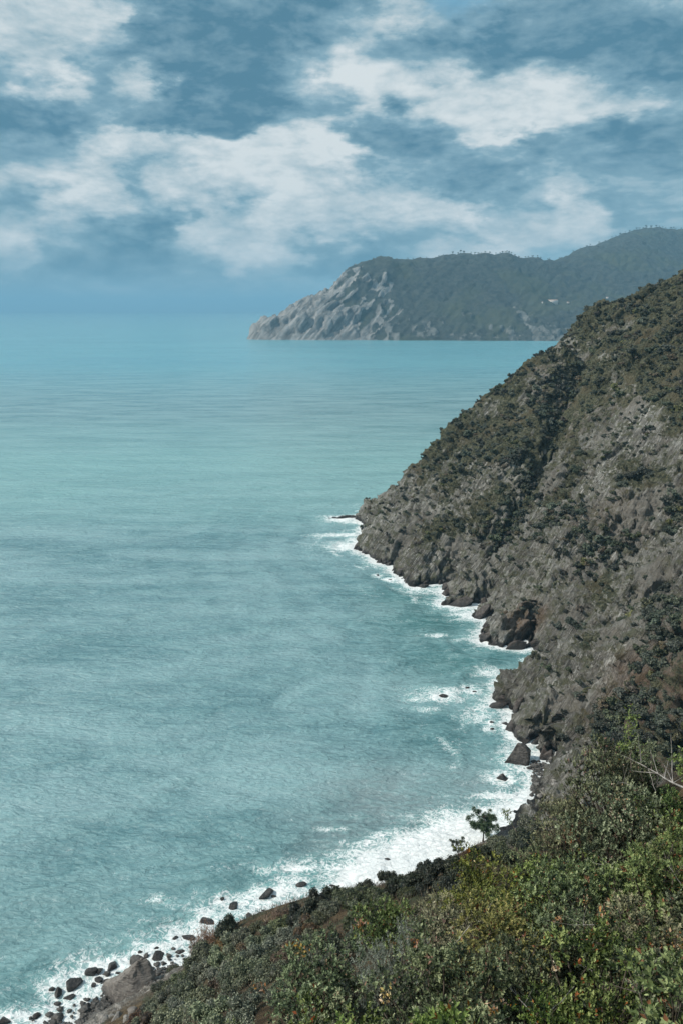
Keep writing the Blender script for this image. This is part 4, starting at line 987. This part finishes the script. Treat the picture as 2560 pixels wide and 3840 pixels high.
def reeds(px, py, hpx, wpx, n, lb, pal):
    h_ = hit(px, py, 30, 200, 500); dist = np.linalg.norm(h_ - np.array([0, 0, CAM_H])); H_ = hpx / F * dist * 1.25; W_ = wpx / F * dist * .5
    pts = np.column_stack([r_.normal(size=40) * W_ * .5, r_.normal(size=40) * W_ * .4, np.zeros(40)])
    stems = []
    for i in range(n):
        b = pts[i % 40] + np.append(r_.normal(size=2) * .15, -.3); tp = b + np.array([r_.normal() * .25, r_.normal() * .25, H_ * r_.uniform(.6, 1.0)])
        stems.append((wig(b, tp, 5, .02, r_), np.linspace(.035, .012, 5)))
    root = bpy.data.objects.new('reed_clump', None); COL.objects.link(root); root.location = tuple(h_); tag(root, lb, 'reeds')
    sv, sf = tubes(stems, 3); o = link('stems', mesh_np('stems', sv, sf, M_leaf, {'col': np.repeat([pal[1]], len(sv), 0)}), root); tag(o, kind='stuff')
    tips = np.array([s_[0][3] + (s_[0][4] - s_[0][3]) * r_.random() for s_ in stems for _ in range(14)]) - np.array([0, 0, 1]) * (r_.random((14 * n, 1)) * H_ * .7)
    d = unit(r_.normal(size=(len(tips), 3)) * .6 + np.array([0, 0, .8])); cc = np.array(pal[0]) + (np.array(pal[1]) - np.array(pal[0])) * r_.random((len(tips), 1))
    lv, lf, lc = leaves_mesh(tips, d, r_.normal(size=d.shape), r_.uniform(.35, .7, len(tips)), .06, cc)
    o = link('blades', mesh_np('blades', lv, lf, M_leaf, {'col': lc}), root); tag(o, kind='stuff')
reeds(782, 3545, 75, 55, 60, 'tall tan dry reeds at the slope edge beside the dark pointed bush', ((.20, .12, .06), (.42, .29, .17)))
reeds(735, 3575, 55, 40, 40, 'lower rust brown reed clump left of the tall tan reeds', ((.16, .09, .05), (.34, .21, .12)))
reeds(1045, 3470, 60, 60, 40, 'sparse straw coloured reeds standing against the white surf', ((.18, .12, .08), (.34, .26, .18)))
reeds(830, 3560, 40, 45, 26, 'short tan reeds in front of the dark pointed bush', ((.20, .12, .06), (.36, .23, .13)))
# the two little pines
def pine(px, py, hpx, lb, seed, tiers):
    q = np.random.default_rng(seed); h_ = hit(px, py, 30, 200, 600); dist = np.linalg.norm(h_ - np.array([0, 0, CAM_H])); Hh = hpx / F * dist * 1.12
    root = bpy.data.objects.new('pine_tree', None); COL.objects.link(root); root.location = tuple(h_ - np.array([0, 0, .15])); tag(root, lb, 'tree', None)
    tr = wig((0, 0, 0), (-.12 * Hh * .3, 0, Hh * .93), 8, .012, q); v, f = tubes([(tr, np.linspace(.022 * Hh, .007 * Hh, 8))], 7); link('trunk', mesh_np('trunk', v, f, M_bark), root)
    limbs = []; tips = []
    for i in range(tiers):
        t0 = q.uniform(.32, .97); b = tr[0] + (tr[-1] - tr[0]) * t0; a = i * 2.4 + q.normal() * .3; ln = Hh * (.44 - .22 * abs(t0 - .6) * 2) * q.uniform(.7, 1.1)
        e = b + np.array([math.cos(a), math.sin(a), .25 + .2 * q.normal()]) * ln; lp = wig(b, e, 5, .03, q); limbs.append((lp, np.linspace(.008 * Hh, .003 * Hh, 5)))
        for s_ in np.linspace(.4, 1, 5): tips.append(b + (lp[-1] - b) * s_ + q.normal(size=3) * .035 * Hh)
    v, f = tubes(limbs, 4); o = link('limbs', mesh_np('limbs', v, f, M_bark), root)
    tips = np.array(tips); n = 130; k_ = np.repeat(np.arange(len(tips)), n); d = unit(q.normal(size=(len(k_), 3)) + np.array([0, 0, .5]))
    p = tips[k_] + d * q.uniform(.0, .045 * Hh, (len(k_), 1)); col = np.array([.04, .065, .03]) + np.array([.08, .12, .06]) * q.random((len(k_), 1))
    v, f, c = leaves_mesh(p, d, q.normal(size=d.shape), Hh * .055, Hh * .012, col); o = link('crown', mesh_np('crown', v, f, M_leaf, {'col': c}), root); tag(o, kind='stuff')
pine(1810, 3158, 104, 'small pine with a bushy open crown standing out against the white surf', 4, 17)
pine(1716, 3208, 62, 'smaller stunted pine left of the bushy pine at the slope edge', 8, 10)

# ------------------------------------------------------------------ the far headland: skyline trees, houses
def hhit(px, py):
    d = ray(px, py); Y = np.linspace(2850, 5200, 1400); t_ = Y / d[1]; pts = np.array([0, 0, CAM_H]) + t_[:, None] * d
    z, dd_ = HH(pts[:, :2]); z = np.where(dd_ > 0, z, -5); k_ = np.nonzero(pts[:, 2] <= z)[0]
    return None if not len(k_) else np.array([pts[k_[0], 0], pts[k_[0], 1], z[k_[0]]])
q = np.random.default_rng(21)
tm = []
for i in range(3):
    v, f = tubes([(wig((0, 0, -.3), (0, 0, .8), 4, .02, q), np.linspace(.05, .025, 4))], 5)
    c = q.normal(size=(6, 3)) * np.array([.17, .17, .12]) + np.array([0, 0, .72]); n = 260; k_ = q.integers(0, 6, n); dr = unit(q.normal(size=(n, 3)))
    cv, cf, cc = cards(c[k_] + dr * .17, dr + .7 * q.normal(size=dr.shape),   .17, np.array([.014, .022, .014]) + .02 * q.random((n, 1)), q)
    tm.append((mesh_np('trunk', v, f, M_bark), mesh_np('crown', cv, cf, M_mass, {'col': cc}, smooth_=False)))
tall_px = [(1290, .5), (1320, .5), (1404, .4), (1475, .5), (1530, .6), (1545, .7), (1600, .5), (1640, .6), (1655, .6), (1690, 1), (1702, 1.1), (1712, .8), (1722, 1.2), (1735, 1.2), (1745, .9), (1758, .8), (1772, 1), (1785, .7), (1800, .6), (1822, .8), (1840, 1), (1852, .8), (1866, .7), (1878, 1), (1890, .7), (1898, 1.1), (1910, 1), (1920, .8), (1935, .9), (1950, .8),
           (1962, 1), (1975, .8), (1990, .9), (2000, .7), (2014, .9), (2030, .8), (2045, .7), (2062, .6), (2090, .6), (2140, .8), (2165, .7), (2190, .9), (2215, .8), (2240, 1), (2262, .7), (2285, .9), (2300, .8), (2318, 1), (2340, .8), (2352, 1.1), (2366, .8), (2378, 1.2), (2392, 1), (2404, .8), (2416, 1.2), (2428, .9), (2440, 1.2), (2452, 1), (2464, 1.1), (2476, .8),
           (2488, 1.2), (2500, .9), (2512, 1), (2524, 1.2), (2536, .8), (2548, 1)]
hpx, hpy, _ = proj(head_v)
for i, (px, s_) in enumerate(tall_px):
    # the skyline vertex: scan columns of the headland mesh
    sel_ = np.nonzero(np.abs(hpx - px) < 7)[0]; p = head_v[sel_[np.argmin(hpy[sel_])]] - np.array([0, 0, 1.0])
    root = bpy.data.objects.new('pine_tree', None); COL.objects.link(root); root.location = tuple(p); hs = 9.5 * s_ * (.85 + .3 * ((i * 7) % 5) / 5); root.scale = (hs * (.9 + .25 * (i % 3)),) * 2 + (hs,); root.rotation_euler = (0, 0, i * 1.3)
    wh = 'on the flat ridge of the distant headland' if px < 2080 else 'along the crest of the highest far hill'
    if px < 1600: wh = 'on the brow above the distant bare cliffs'
    tag(root, 'tiny dark pine silhouette ' + wh, 'tree', 'tiny pines ' + wh)
    for nm, me in zip(('trunk', 'crown'), tm[i % 3]): link(nm, me, root)
M_wall = simple_mat('plaster', (.62, .56, .50), (.75, .70, .65), .4); M_roof = simple_mat('roof_tiles', (.34, .22, .17), (.42, .28, .22), .5); M_dark = simple_mat('window_glass', (.03, .04, .05), (.05, .06, .07), 1, .2)
def box(x0, x1, y0, y1, z0, z1):
    v = np.array([(x, y, z) for z in (z0, z1) for y in (y0, y1) for x in (x0, x1)], float); return v, np.array([(0, 2, 3, 1), (4, 5, 7, 6), (0, 1, 5, 4), (2, 6, 7, 3), (0, 4, 6, 2), (1, 3, 7, 5)])
def house(px, py, W_, D_, H_, lb, nw, rows, rz=0.0):
    h_ = hhit(px, py)
    if h_ is None: return
    root = bpy.data.objects.new('house', None); COL.objects.link(root); root.location = tuple(h_ + np.array([0, 3, 1.5])); root.rotation_euler = (0, 0, rz); tag(root, lb, 'house', 'pale houses on the distant headland')
    v, f = box(-W_ / 2, W_ / 2, -D_ / 2, D_ / 2, -9, H_); link('wall', mesh_np('wall', v, f, M_wall, smooth_=False), root)
    e = .6; rv = np.array([(-W_ / 2 - e, -D_ / 2 - e, H_), (W_ / 2 + e, -D_ / 2 - e, H_), (W_ / 2 + e, D_ / 2 + e, H_), (-W_ / 2 - e, D_ / 2 + e, H_), (-W_ / 2 + 2, 0, H_ + 2.6), (W_ / 2 - 2, 0, H_ + 2.6)])
    rf_ = [(0, 1, 5, 4), (2, 3, 4, 5)]; me = bpy.data.meshes.new('roof'); me.from_pydata([tuple(a) for a in rv], [], rf_ + [(1, 2, 5), (3, 0, 4), (0, 3, 2, 1)]); me.materials.append(M_roof); link('roof', me, root)
    wv, wf = box(-.7, .7, -.15, .15, -.9, .9); wm_ = mesh_np('window', wv, wf, M_dark, smooth_=False)
    for r2 in range(rows):
        for i in range(nw): link('window', wm_, root, loc=(-W_ / 2 + W_ * (i + .5) / nw, -D_ / 2, 2.2 + 3.4 * r2))
house(2070, 1136, 44, 12, 10, 'long pale three storey house alone on the distant slope', 10, 3, R(6))
house(2202, 1205, 26, 9, 5, 'long low white house just above the near ridge on the distant slope', 6, 1)
house(2197, 1214, 9, 7, 4, 'little white house below the long low white one', 2, 1)
house(2275, 1122, 9, 8, 6, 'upper small pale house in the group on the far terraces', 2, 1)
house(2252, 1134, 12, 8, 5, 'wider small pale house in the group on the far terraces', 3, 1, R(-8))
house(2242, 1140, 7, 6, 4, 'lowest small pale house in the group on the far terraces', 2, 1)
house(2128, 1138, 10, 7, 3.5, 'small pale hut right of the long three storey house', 2, 1)
house(2032, 1137, 4, 4, 3.5, 'tiny white hut left of the long three storey house', 1, 1)

# ------------------------------------------------------------------ foreground shrubs with real leaves
def leaf_shrub(seed, kind):
    q = np.random.default_rng(seed)
    if kind == 'green': nt, per, L, Wd, pal, tl = 1250, 8, .068, .040, ((.010, .020, .006), (.105, .155, .045), (.33, .40, .16)), .12
    elif kind == 'bronze': nt, per, L, Wd, pal, tl = 1150, 8, .070, .036, ((.020, .026, .008), (.15, .17, .05), (.38, .37, .13)), .13
    elif kind == 'silver': nt, per, L, Wd, pal, tl = 420, 20, .070, .013, ((.04, .055, .035), (.14, .17, .115), (.33, .38, .29)), .36
    elif kind == 'heath': nt, per, L, Wd, pal, tl = 1500, 14, .028, .011, ((.035, .045, .026), (.13, .15, .085), (.21, .22, .14)), .12
    else: nt, per, L, Wd, pal, tl = 900, 9, .056, .028, ((.030, .018, .008), (.10, .06, .024), (.20, .16, .05)), .13
    pal = np.array(pal)
    NL = 55; dl = unit(q.normal(size=(NL, 3)) + np.array([0, 0, .25])); lob = dl * q.uniform(.40, 1.08, (NL, 1)) * np.array([.95, .95, .8]) + np.array([0, 0, .95]); lob[:, 2] = np.maximum(lob[:, 2], .3); lr = q.uniform(.12, .24, NL); lobtone = q.normal(size=NL) * .13
    k_ = q.integers(0, NL, nt); d = unit(q.normal(size=(nt, 3)) + np.array([0, 0, .9])); p0 = lob[k_] + d * (lr[k_] * q.uniform(.7, 1.0, nt))[:, None]
    gd = p0[:, 2] > .12; p0 = p0[gd]; d = d[gd]; k_ = k_[gd]; nt = len(p0)
    td = unit(d * .9 + q.normal(size=p0.shape) * .3 + np.array([0, 0, 1.1 if kind == 'silver' else .35]))
    t_ = np.tile(np.linspace(.12, 1.0, per), nt); tw = np.repeat(np.arange(nt), per); ln = np.repeat(q.uniform(.6, 1.2, nt) * tl, per)
    pos = p0[tw] + td[tw] * (t_ * ln)[:, None]
    a = np.tile(np.arange(per) * 2.4, nt) + q.normal(size=len(tw)) * .3
    e1 = unit(np.cross(td, np.array([.3, .2, 1.]))); e2 = np.cross(td, e1)
    rad = np.cos(a)[:, None] * e1[tw] + np.sin(a)[:, None] * e2[tw]
    ld = unit(rad * q.uniform(.6, 1.1, (len(tw), 1)) + td[tw] * (.55 + .8 * t_)[:, None] + q.normal(size=rad.shape) * .18)
    nr = unit(np.cross(ld, np.cross(td[tw], ld)) + np.array([0, 0, .3]))
    s_ = q.uniform(.65, 1.25, len(tw)) * (1.0 - .35 * t_)
    tone = np.clip(np.repeat(q.normal(size=nt) * .22 + .40 + lobtone[k_], per) + .3 * (t_ - .4) + q.normal(size=len(tw)) * .15, 0, 1)[:, None]  # shoot bases darker, tips brighter: gap shade and highlights put into the leaf colour
    col = np.where(tone < .5, pal[0] + (pal[1] - pal[0]) * tone * 2, pal[1] + (pal[2] - pal[1]) * (tone * 2 - 1))
    dead = (q.random(len(tw)) < .026) | np.repeat(q.random(nt) < (.012 if kind != 'rust' else .25), per)
    col = np.where(dead[:, None], np.array([.20, .085, .03]) * q.uniform(.5, 1.5, (len(tw), 1)), col)
    v, f, c = leaves_mesh(pos, ld, nr, L * s_, Wd * s_, col)
    # woody frame: limbs from the root, twigs to each leafy shoot
    paths = []; ends = []
    for i in range(NL):
        lp = wig((0, 0, -.15), lob[i] * .96, 7, .035, q); paths.append((lp, np.linspace(.026, .010, 7))); ends.append(lp[-1])
    for i in range(0, nt, 9):
        e = ends[int(np.argmin(np.linalg.norm(lob - p0[i], axis=1)))]; paths.append((wig(e * .85 + p0[i] * .15, p0[i] + td[i] * ln[i * per] * .95, 5, .05, q), np.linspace(.006, .0022, 5)))
    bv, bf = tubes(paths, 3)
    return mesh_np('branches', bv, bf, M_bark), mesh_np('leaves', v, f, M_leaf, {'col': c}, smooth_=False)
fkinds = {'green': [leaf_shrub(200 + i, 'green') for i in range(5)], 'bronze': [leaf_shrub(220 + i, 'bronze') for i in range(3)], 'silver': [leaf_shrub(240 + i, 'silver') for i in range(2)],
          'rust': [leaf_shrub(260 + i, 'rust') for i in range(2)], 'heath': [leaf_shrub(280 + i, 'heath') for i in range(2)]}
edge_px = np.array([(520, 3960), (780, 3850), (825, 3800), (980, 3700), (1020, 3600), (1143, 3470), (1280, 3435), (1443, 3385), (1606, 3350), (1729, 3280), (1785, 3160), (1876, 3040), (2000, 2985), (2096, 2930), (2219, 2835), (2350, 2800), (2460, 2860), (2560, 2900), (2700, 2920)])
def kind_at(px, py, q):
    zones = [('silver', 1460, 3450, 75), ('silver', 1660, 3560, 60), ('silver', 1380, 3640, 40), ('heath', 1330, 3410, 60), ('rust', 2157, 3180, 40), ('rust', 2380, 3400, 34), ('rust', 2520, 3580, 34),
             ('bronze', 1850, 3180, 170), ('bronze', 1800, 3330, 150), ('bronze', 2080, 3010, 120), ('bronze', 1650, 3420, 120), ('bronze', 2250, 2860, 80), ('bronze', 2480, 3600, 120), ('bronze', 1300, 3560, 80)]
    for k_, x, y, r in zones:
        if math.hypot(px - x, py - y) < r * q.uniform(.7, 1.1): return k_
    return 'green'
q = np.random.default_rng(33); acc = []
cnd = []
for yy in np.arange(2800, 4300, 34):
    for xx in np.arange(450, 2900, 34):
        cnd.append((xx + q.uniform(-17, 17), yy + q.uniform(-17, 17)))
cnd = np.array(cnd); q.shuffle(cnd)
cnd = cnd[cnd[:, 1] > np.interp(cnd[:, 0], edge_px[:, 0], edge_px[:, 1])]
# canopy surface = ground + 1.9 m, found for all candidate rays at once
Yg = np.geomspace(3.2, 30, 160); best = np.full((len(cnd), 3), np.nan)
D = np.stack([ray(a, b) for a, b in cnd]); t_ = Yg[None] / D[:, 1:2]; PT = np.array([0, 0, CAM_H]) + t_[..., None] * D[:, None]
# ground grid for speed
ggx = np.arange(-14, 20, .5); ggy = np.arange(0, 34, .5); GX, GY = np.meshgrid(ggx, ggy, indexing='ij'); GZ = H(np.column_stack([GX.ravel(), GY.ravel()]))[0].reshape(GX.shape)
def gz(x, y):
    fx = np.clip((x + 14) / .5, 0, len(ggx) - 1.001); fy = np.clip(y / .5, 0, len(ggy) - 1.001); i = fx.astype(int); j = fy.astype(int); a = fx - i; b = fy - j
    return GZ[i, j] * (1 - a) * (1 - b) + GZ[i + 1, j] * a * (1 - b) + GZ[i, j + 1] * (1 - a) * b + GZ[i + 1, j + 1] * a * b
below = PT[..., 2] < gz(PT[..., 0], PT[..., 1]) + 1.75
first = below.argmax(1); okc = below.any(1)
PC = PT[np.arange(len(cnd)), first]
FK = {'green': 'glossy evergreen shrub', 'bronze': 'yellowing bronze shrub', 'silver': 'silvery narrow leaved shrub', 'rust': 'withered rust red shrub', 'heath': 'fine leaved grey green shrub'}
SPRIGS = [(2340, 3010, 44, 'peach coloured', 'the long peach withered sprig'), (2284, 3430, 34, 'pale orange', 'the pale orange sprig right of centre'), (2530, 3560, 54, 'orange', 'the big orange sprig at the right edge'), (1349, 3462, 26, 'rusty orange', 'the rusty sprig left of the silvery shrub'), (1446, 3735, 34, 'pale yellow', 'the pale yellow sprig near the bottom'),
    (1856, 3755, 32, 'cream and orange', 'the cream and orange sprig at bottom centre'), (1845, 3806, 18, 'orange', 'the small orange sprig at the bottom edge'), (2300, 2862, 30, 'yellow orange', 'the yellow orange tuft at the top of the bank'), (2296, 3060, 16, 'cream', 'the single cream leaves high on the bank'), (2157, 3140, 46, 'dark rust', 'the dark rust hollow'),
    (1835, 3225, 40, 'golden', 'the golden leaves below the pine'), (1118, 3558, 34, 'bright orange', 'the bright orange sprig at the left end'), (975, 3702, 20, 'dull orange', 'the dull orange tip by the grassy slope'), (2095, 3445, 16, 'orange', 'the few orange leaves in mid bank'), (2200, 3395, 18, 'pale orange', 'the two pale leaves beside the dark gap'), (1550, 3530, 22, 'orange red', 'the orange red leaves under the silvery shrub'), (2080, 3640, 14, 'cream', 'the cream leaves low in the bank')]
FG_MARKS = [(a, b, e) for a, b, c, d, e in SPRIGS] + [(1760, 3620, 'the arching twigs in the middle'), (2400, 3250, 'the bare twigs in the right middle'), (2430, 2900, 'the long pale bare branch'), (2100, 2980, 'the grey beach'), (1560, 3480, 'the silvery upright shoots'), (1200, 3700, 'the lower left leafy end'), (2250, 3780, 'the bottom right twigs'), (1050, 3830, 'the bottom left corner of the leafy bank')]
def where_fg(px, py):
    a = 'at the bottom edge' if py > 3640 else ('in the middle of the leafy foreground' if py > 3280 else 'high on the leafy foreground bank')
    b = 'toward the lower left' if px < 1400 else ('below the two small pines' if px < 1950 else 'under the pale bare branch')
    return a + ' ' + b
ledge_pts = []
for i in range(len(cnd)):
    if not okc[i]: continue
    x, y = PC[i, 0], PC[i, 1]; sp_ = .80 + .026 * y
    if any((x - a) ** 2 + (y - b) ** 2 < sp_ ** 2 for a, b in acc): continue
    g0 = float(gz(np.array([x]), np.array([y]))[0]); 
    # keep the crown under the outline the bank has against the sea
    sc_ = q.uniform(.85, 1.3) * (1 - .18 * max(0, 1 - y / 9)) * (.72 + .022 * y)
    ok_ = False
    for _ in range(5):
        ring = np.array([(x + dx * sc_, y + dy * sc_, g0 + hz * sc_) for dx, dy, hz in ((0, 0, 1.95), (.75, 0, 1.6), (-.75, 0, 1.6), (0, .75, 1.6), (.95, 0, 1.1), (-.95, 0, 1.1), (0, .95, 1.1))])
        rx, ry, _d = proj(ring)
        if (ry > np.interp(rx, edge_px[:, 0], edge_px[:, 1]) - 12).all(): ok_ = True; break
        sc_ *= .8
    if not ok_ or sc_ < .35: continue
    acc.append((x, y))
    kd = kind_at(cnd[i, 0], cnd[i, 1], q); br_, lv_ = fkinds[kd][q.integers(0, len(fkinds[kd]))]
    root = bpy.data.objects.new('leafy_shrub', None); COL.objects.link(root); root.location = (x, y, g0 - .1); root.rotation_euler = (q.normal() * .06, q.normal() * .06, q.uniform(0, 6.28)); root.scale = (sc_, sc_, sc_ * q.uniform(.85, 1.2))
    tag(root, FK[kd] + ' ' + relate(cnd[i, 0], cnd[i, 1], FG_MARKS), 'shrub', 'leafy shrubs of the foreground bank')
    link('branches', br_, root); o = link('leaves', lv_, root); tag(o, kind='stuff')
print('foreground shrubs', len(acc))

# ------------------------------------------------------------------ withered sprigs, bare branches and a sapling on the bank
bpy.context.view_layer.update(); dg = bpy.context.evaluated_depsgraph_get()
def touch(px, py, back=0.0, fallback=14.0):
    d = unit(ray(px, py)); ok, loc, *_ = sc.ray_cast(dg, (0, 0, CAM_H), tuple(d), distance=40)
    dist = (np.linalg.norm(np.array(loc) - np.array([0, 0, CAM_H])) if ok else fallback) - back
    return np.array([0, 0, CAM_H]) + d * dist, dist
SC = {'peach coloured': (.50, .34, .18), 'pale orange': (.50, .33, .14), 'orange': (.42, .24, .08), 'rusty orange': (.30, .15, .06), 'pale yellow': (.60, .45, .18), 'cream and orange': (.60, .42, .22), 'yellow orange': (.45, .28, .05), 'cream': (.62, .50, .32), 'dark rust': (.16, .06, .025), 'golden': (.36, .24, .05), 'bright orange': (.46, .27, .06), 'dull orange': (.38, .2, .08), 'orange red': (.30, .13, .05)}
leafm = {}
for n_, (px, py, rad, cname, _) in enumerate(SPRIGS):
    q = np.random.default_rng(700 + n_); c, dist = touch(px, py, .05); Rr = rad / F * dist
    root = bpy.data.objects.new('withered_sprig', None); COL.objects.link(root); root.location = tuple(c)
    lab = {'the single cream leaves high on the bank': 'a few cream dead leaves high on the bank among green shrubs'}.get(_, cname + ' withered sprig of dry leaves, ' + _.replace('the ', '', 1)); lab = ' '.join(lab.split()[:15])
    tag(root, lab, 'dry leaves', 'withered sprigs on the leafy bank')
    st_ = [(wig((0, .1, -Rr * 1.3), q.normal(size=3) * Rr * .5 + np.array([0, 0, Rr * .5]), 5, .05, q), np.linspace(.006, .002, 5)) for _i in range(3)]
    v, f = tubes(st_, 4); link('stem', mesh_np('stem', v, f, M_bark), root)
    mc = 'dry_leaf_' + cname.replace(' ', '_')
    if mc not in leafm:
        b_ = np.array(SC[cname]); mm = []
        for j in range(3):
            col = b_ * (.65 + .3 * j); v, f, cc = leaves_mesh(np.zeros((1, 3)), np.array([[1., 0, 0]]), np.array([[0, 0, 1.]]), .062, .034, col[None]); mm.append(mesh_np('dry_leaf', v, f, M_leaf, {'col': cc}, smooth_=False))
        leafm[mc] = mm
    nl = int(min(60, 10 + rad * 1.0))
    for j in range(nl):
        sp_ = st_[j % 3][0]; p = sp_[-1] + (sp_[1] - sp_[-1]) * q.random() + q.normal(size=3) * Rr * (.28, .20, .34)[j % 3]
        link('dry_leaf', leafm[mc][j % 3], root, loc=p, rot=tuple(q.uniform(-1.6, 1.6, 3) + np.array([0, 0, q.uniform(0, 6)])), scale=float(q.uniform(.7, 1.2) * min(1.15, max(.45, dist / 13))))
BR = [((2385, 2835), (2640, 3000), .020, 1.2, 'long pale grey bare branch reaching in from the right edge'), ((2285, 2915), (2370, 2950), .008, .3, 'short pale dead stick on top of the bank'), ((2115, 3448), (2225, 3468), .007, .25, 'thin pale twig lying left of the dark rust red gap'), ((2470, 3480), (2600, 3560), .010, .3, 'pale stick slanting to the right edge by the orange leaves'),
      ((1615, 3690), (1700, 3840), .010, .4, 'pale forked twig in the lower middle of the bank'), ((1855, 3770), (1900, 3860), .011, .3, 'thick pale stem at the bottom edge below the cream leaves'), ((1975, 3720), (2015, 3850), .009, .3, 'brownish bare stem near the bottom edge'), ((2170, 3615), (2250, 3662), .006, .2, 'thin arched pale twig in the lower right'),
      ((2310, 3100), (2365, 3130), .007, .25, 'small white stick in the middle right of the bank'), ((1905, 3690), (1985, 3790), .007, .3, 'bare twig crossing the lower middle shrubs'), ((2200, 3230), (2330, 3262), .006, .3, 'fine curved twig above the peach sprig level'), ((2500, 3060), (2540, 3240), .007, .4, 'upright bare twigs near the right edge'), ((2455, 3180), (2560, 3330), .006, .4, 'tangle of bare twigs below the peach sprig'),
      ((1690, 3560), (1760, 3470), .006, .3, 'thin bare twig sticking up right of the silvery shoots'), ((2080, 2880), (2120, 2960), .005, .3, 'fine twig standing on the outline near the grey beach'), ((2050, 3790), (2150, 3700), .007, .3, 'bare curved twig at the lower right')]
for n_, (a, b, rad, side, lb) in enumerate(BR):
    q = np.random.default_rng(800 + n_); A, da = touch(*a, .12); Bp, db = touch(*b, .10)
    if n_ == 0:
        dd_ = 14.0; A = np.array([0, 0, CAM_H]) + unit(ray(*a)) * 15.5; Bp = np.array([0, 0, CAM_H]) + unit(ray(*b)) * 13.0
    elif abs(da - db) > 3: Bp = np.array([0, 0, CAM_H]) + unit(ray(*b)) * da
    ln = np.linalg.norm(Bp - A); main = wig(Bp, A, 9, .018, q); paths = [(main, np.linspace(rad, rad * .3, 9))]
    for j in range(5 if n_ else 12):
        k_ = q.integers(2, 8); e = main[k_] + unit(unit(A - Bp) + q.normal(size=3) * .6 + np.array([0, 0, .35])) * ln * q.uniform(.12, .32); paths.append((wig(main[k_], e, 5, .04, q), np.linspace(rad * .4, rad * .12, 5)))
    v, f = tubes([(p_ - A, r2) for p_, r2 in paths[:1]], 6); root = link('bare_branch', mesh_np('bare_branch', v, f, M_twig), loc=A); tag(root, lb, 'branch', 'bare branches over the leafy bank')
    v, f = tubes([(p_ - A, r2) for p_, r2 in paths[1:]], 4); link('side_twigs', mesh_np('side_twigs', v, f, M_twig), root)
def sapling(px0, py0, px1, py1, dist, lb, seed, nl=150):
    q = np.random.default_rng(seed); A = np.array([0, 0, CAM_H]) + unit(ray(px0, py0)) * dist; T = np.array([0, 0, CAM_H]) + unit(ray(px1, py1)) * (dist + .3); ln = np.linalg.norm(T - A)
    root = bpy.data.objects.new('sapling', None); COL.objects.link(root); root.location = tuple(A); tag(root, lb, 'sapling', 'green saplings above the leafy bank')
    st_ = wig((0, 0, 0), T - A, 9, .02, q); paths = [(st_, np.linspace(.012, .004, 9))]; tips = [st_[-1], st_[-2], st_[-3]]
    for j in range(9):
        k_ = q.integers(3, 9); e = st_[k_] + unit(q.normal(size=3) * np.array([.8, .8, .4]) + np.array([0, 0, .7])) * ln * q.uniform(.12, .28); pp = wig(st_[k_], e, 4, .04, q); paths.append((pp, np.linspace(.005, .002, 4))); tips += [pp[-1], pp[-2]]
    v, f = tubes(paths, 5); link('stem', mesh_np('stem', v, f, M_bark), root)
    tips = np.array(tips); k_ = q.integers(0, len(tips), nl); p = tips[k_] + q.normal(size=(nl, 3)) * ln * .045; t_ = q.random((nl, 1)); col = np.array([.05, .085, .025]) * (1 - t_) + np.array([.20, .26, .09]) * t_
    v, f, c = leaves_mesh(p, unit(q.normal(size=(nl, 3)) + np.array([0, 0, .4])), unit(q.normal(size=(nl, 3)) * .5 + np.array([0, 0, 1])), q.uniform(.05, .085, nl), q.uniform(.022, .036, nl), col); o = link('leaves', mesh_np('leaves', v, f, M_leaf, {'col': c}, smooth_=False), root); tag(o, kind='stuff')
sapling(2365, 2880, 2345, 2700, 15.5, 'bright green sapling top standing up before the cliff', 901, 240)
sapling(2440, 2900, 2440, 2790, 15.0, 'leafy green sprout right of the sapling top', 902, 130)
sapling(2350, 2850, 2400, 2775, 15.2, 'small leafy shoot between the two saplings', 905, 90)
sapling(2600, 2980, 2535, 2840, 13.0, 'green leafy shoot at the right edge above the pale branch', 903, 150)
sapling(1935, 3120, 1890, 3045, 19.0, 'dark leafy twig leaning out over the surf on the outline', 904, 90)
# ------------------------------------------------------------------ haze
m, t = new_mat('haze')
vol = t.n('ShaderNodeVolumePrincipled', i={'Color': (.34, .72, 1.0, 1), 'Density': 9.5e-5, 'Anisotropy': 0.0})
t.nt.links.new(vol.outputs[0], t.out.inputs['Volume'])
B = 38500; zb, zt = -8.0, 540.0
vv = [(x, y, z) for z in (zb, zt) for y in (-3400, B) for x in (-B, B)]
me = bpy.data.meshes.new('haze'); me.from_pydata(vv, [], [(0, 2, 3, 1), (4, 5, 7, 6), (0, 1, 5, 4), (2, 6, 7, 3), (0, 4, 6, 2), (1, 3, 7, 5)])
me.materials.append(m); o = link('haze', me); tag(o, kind='stuff')
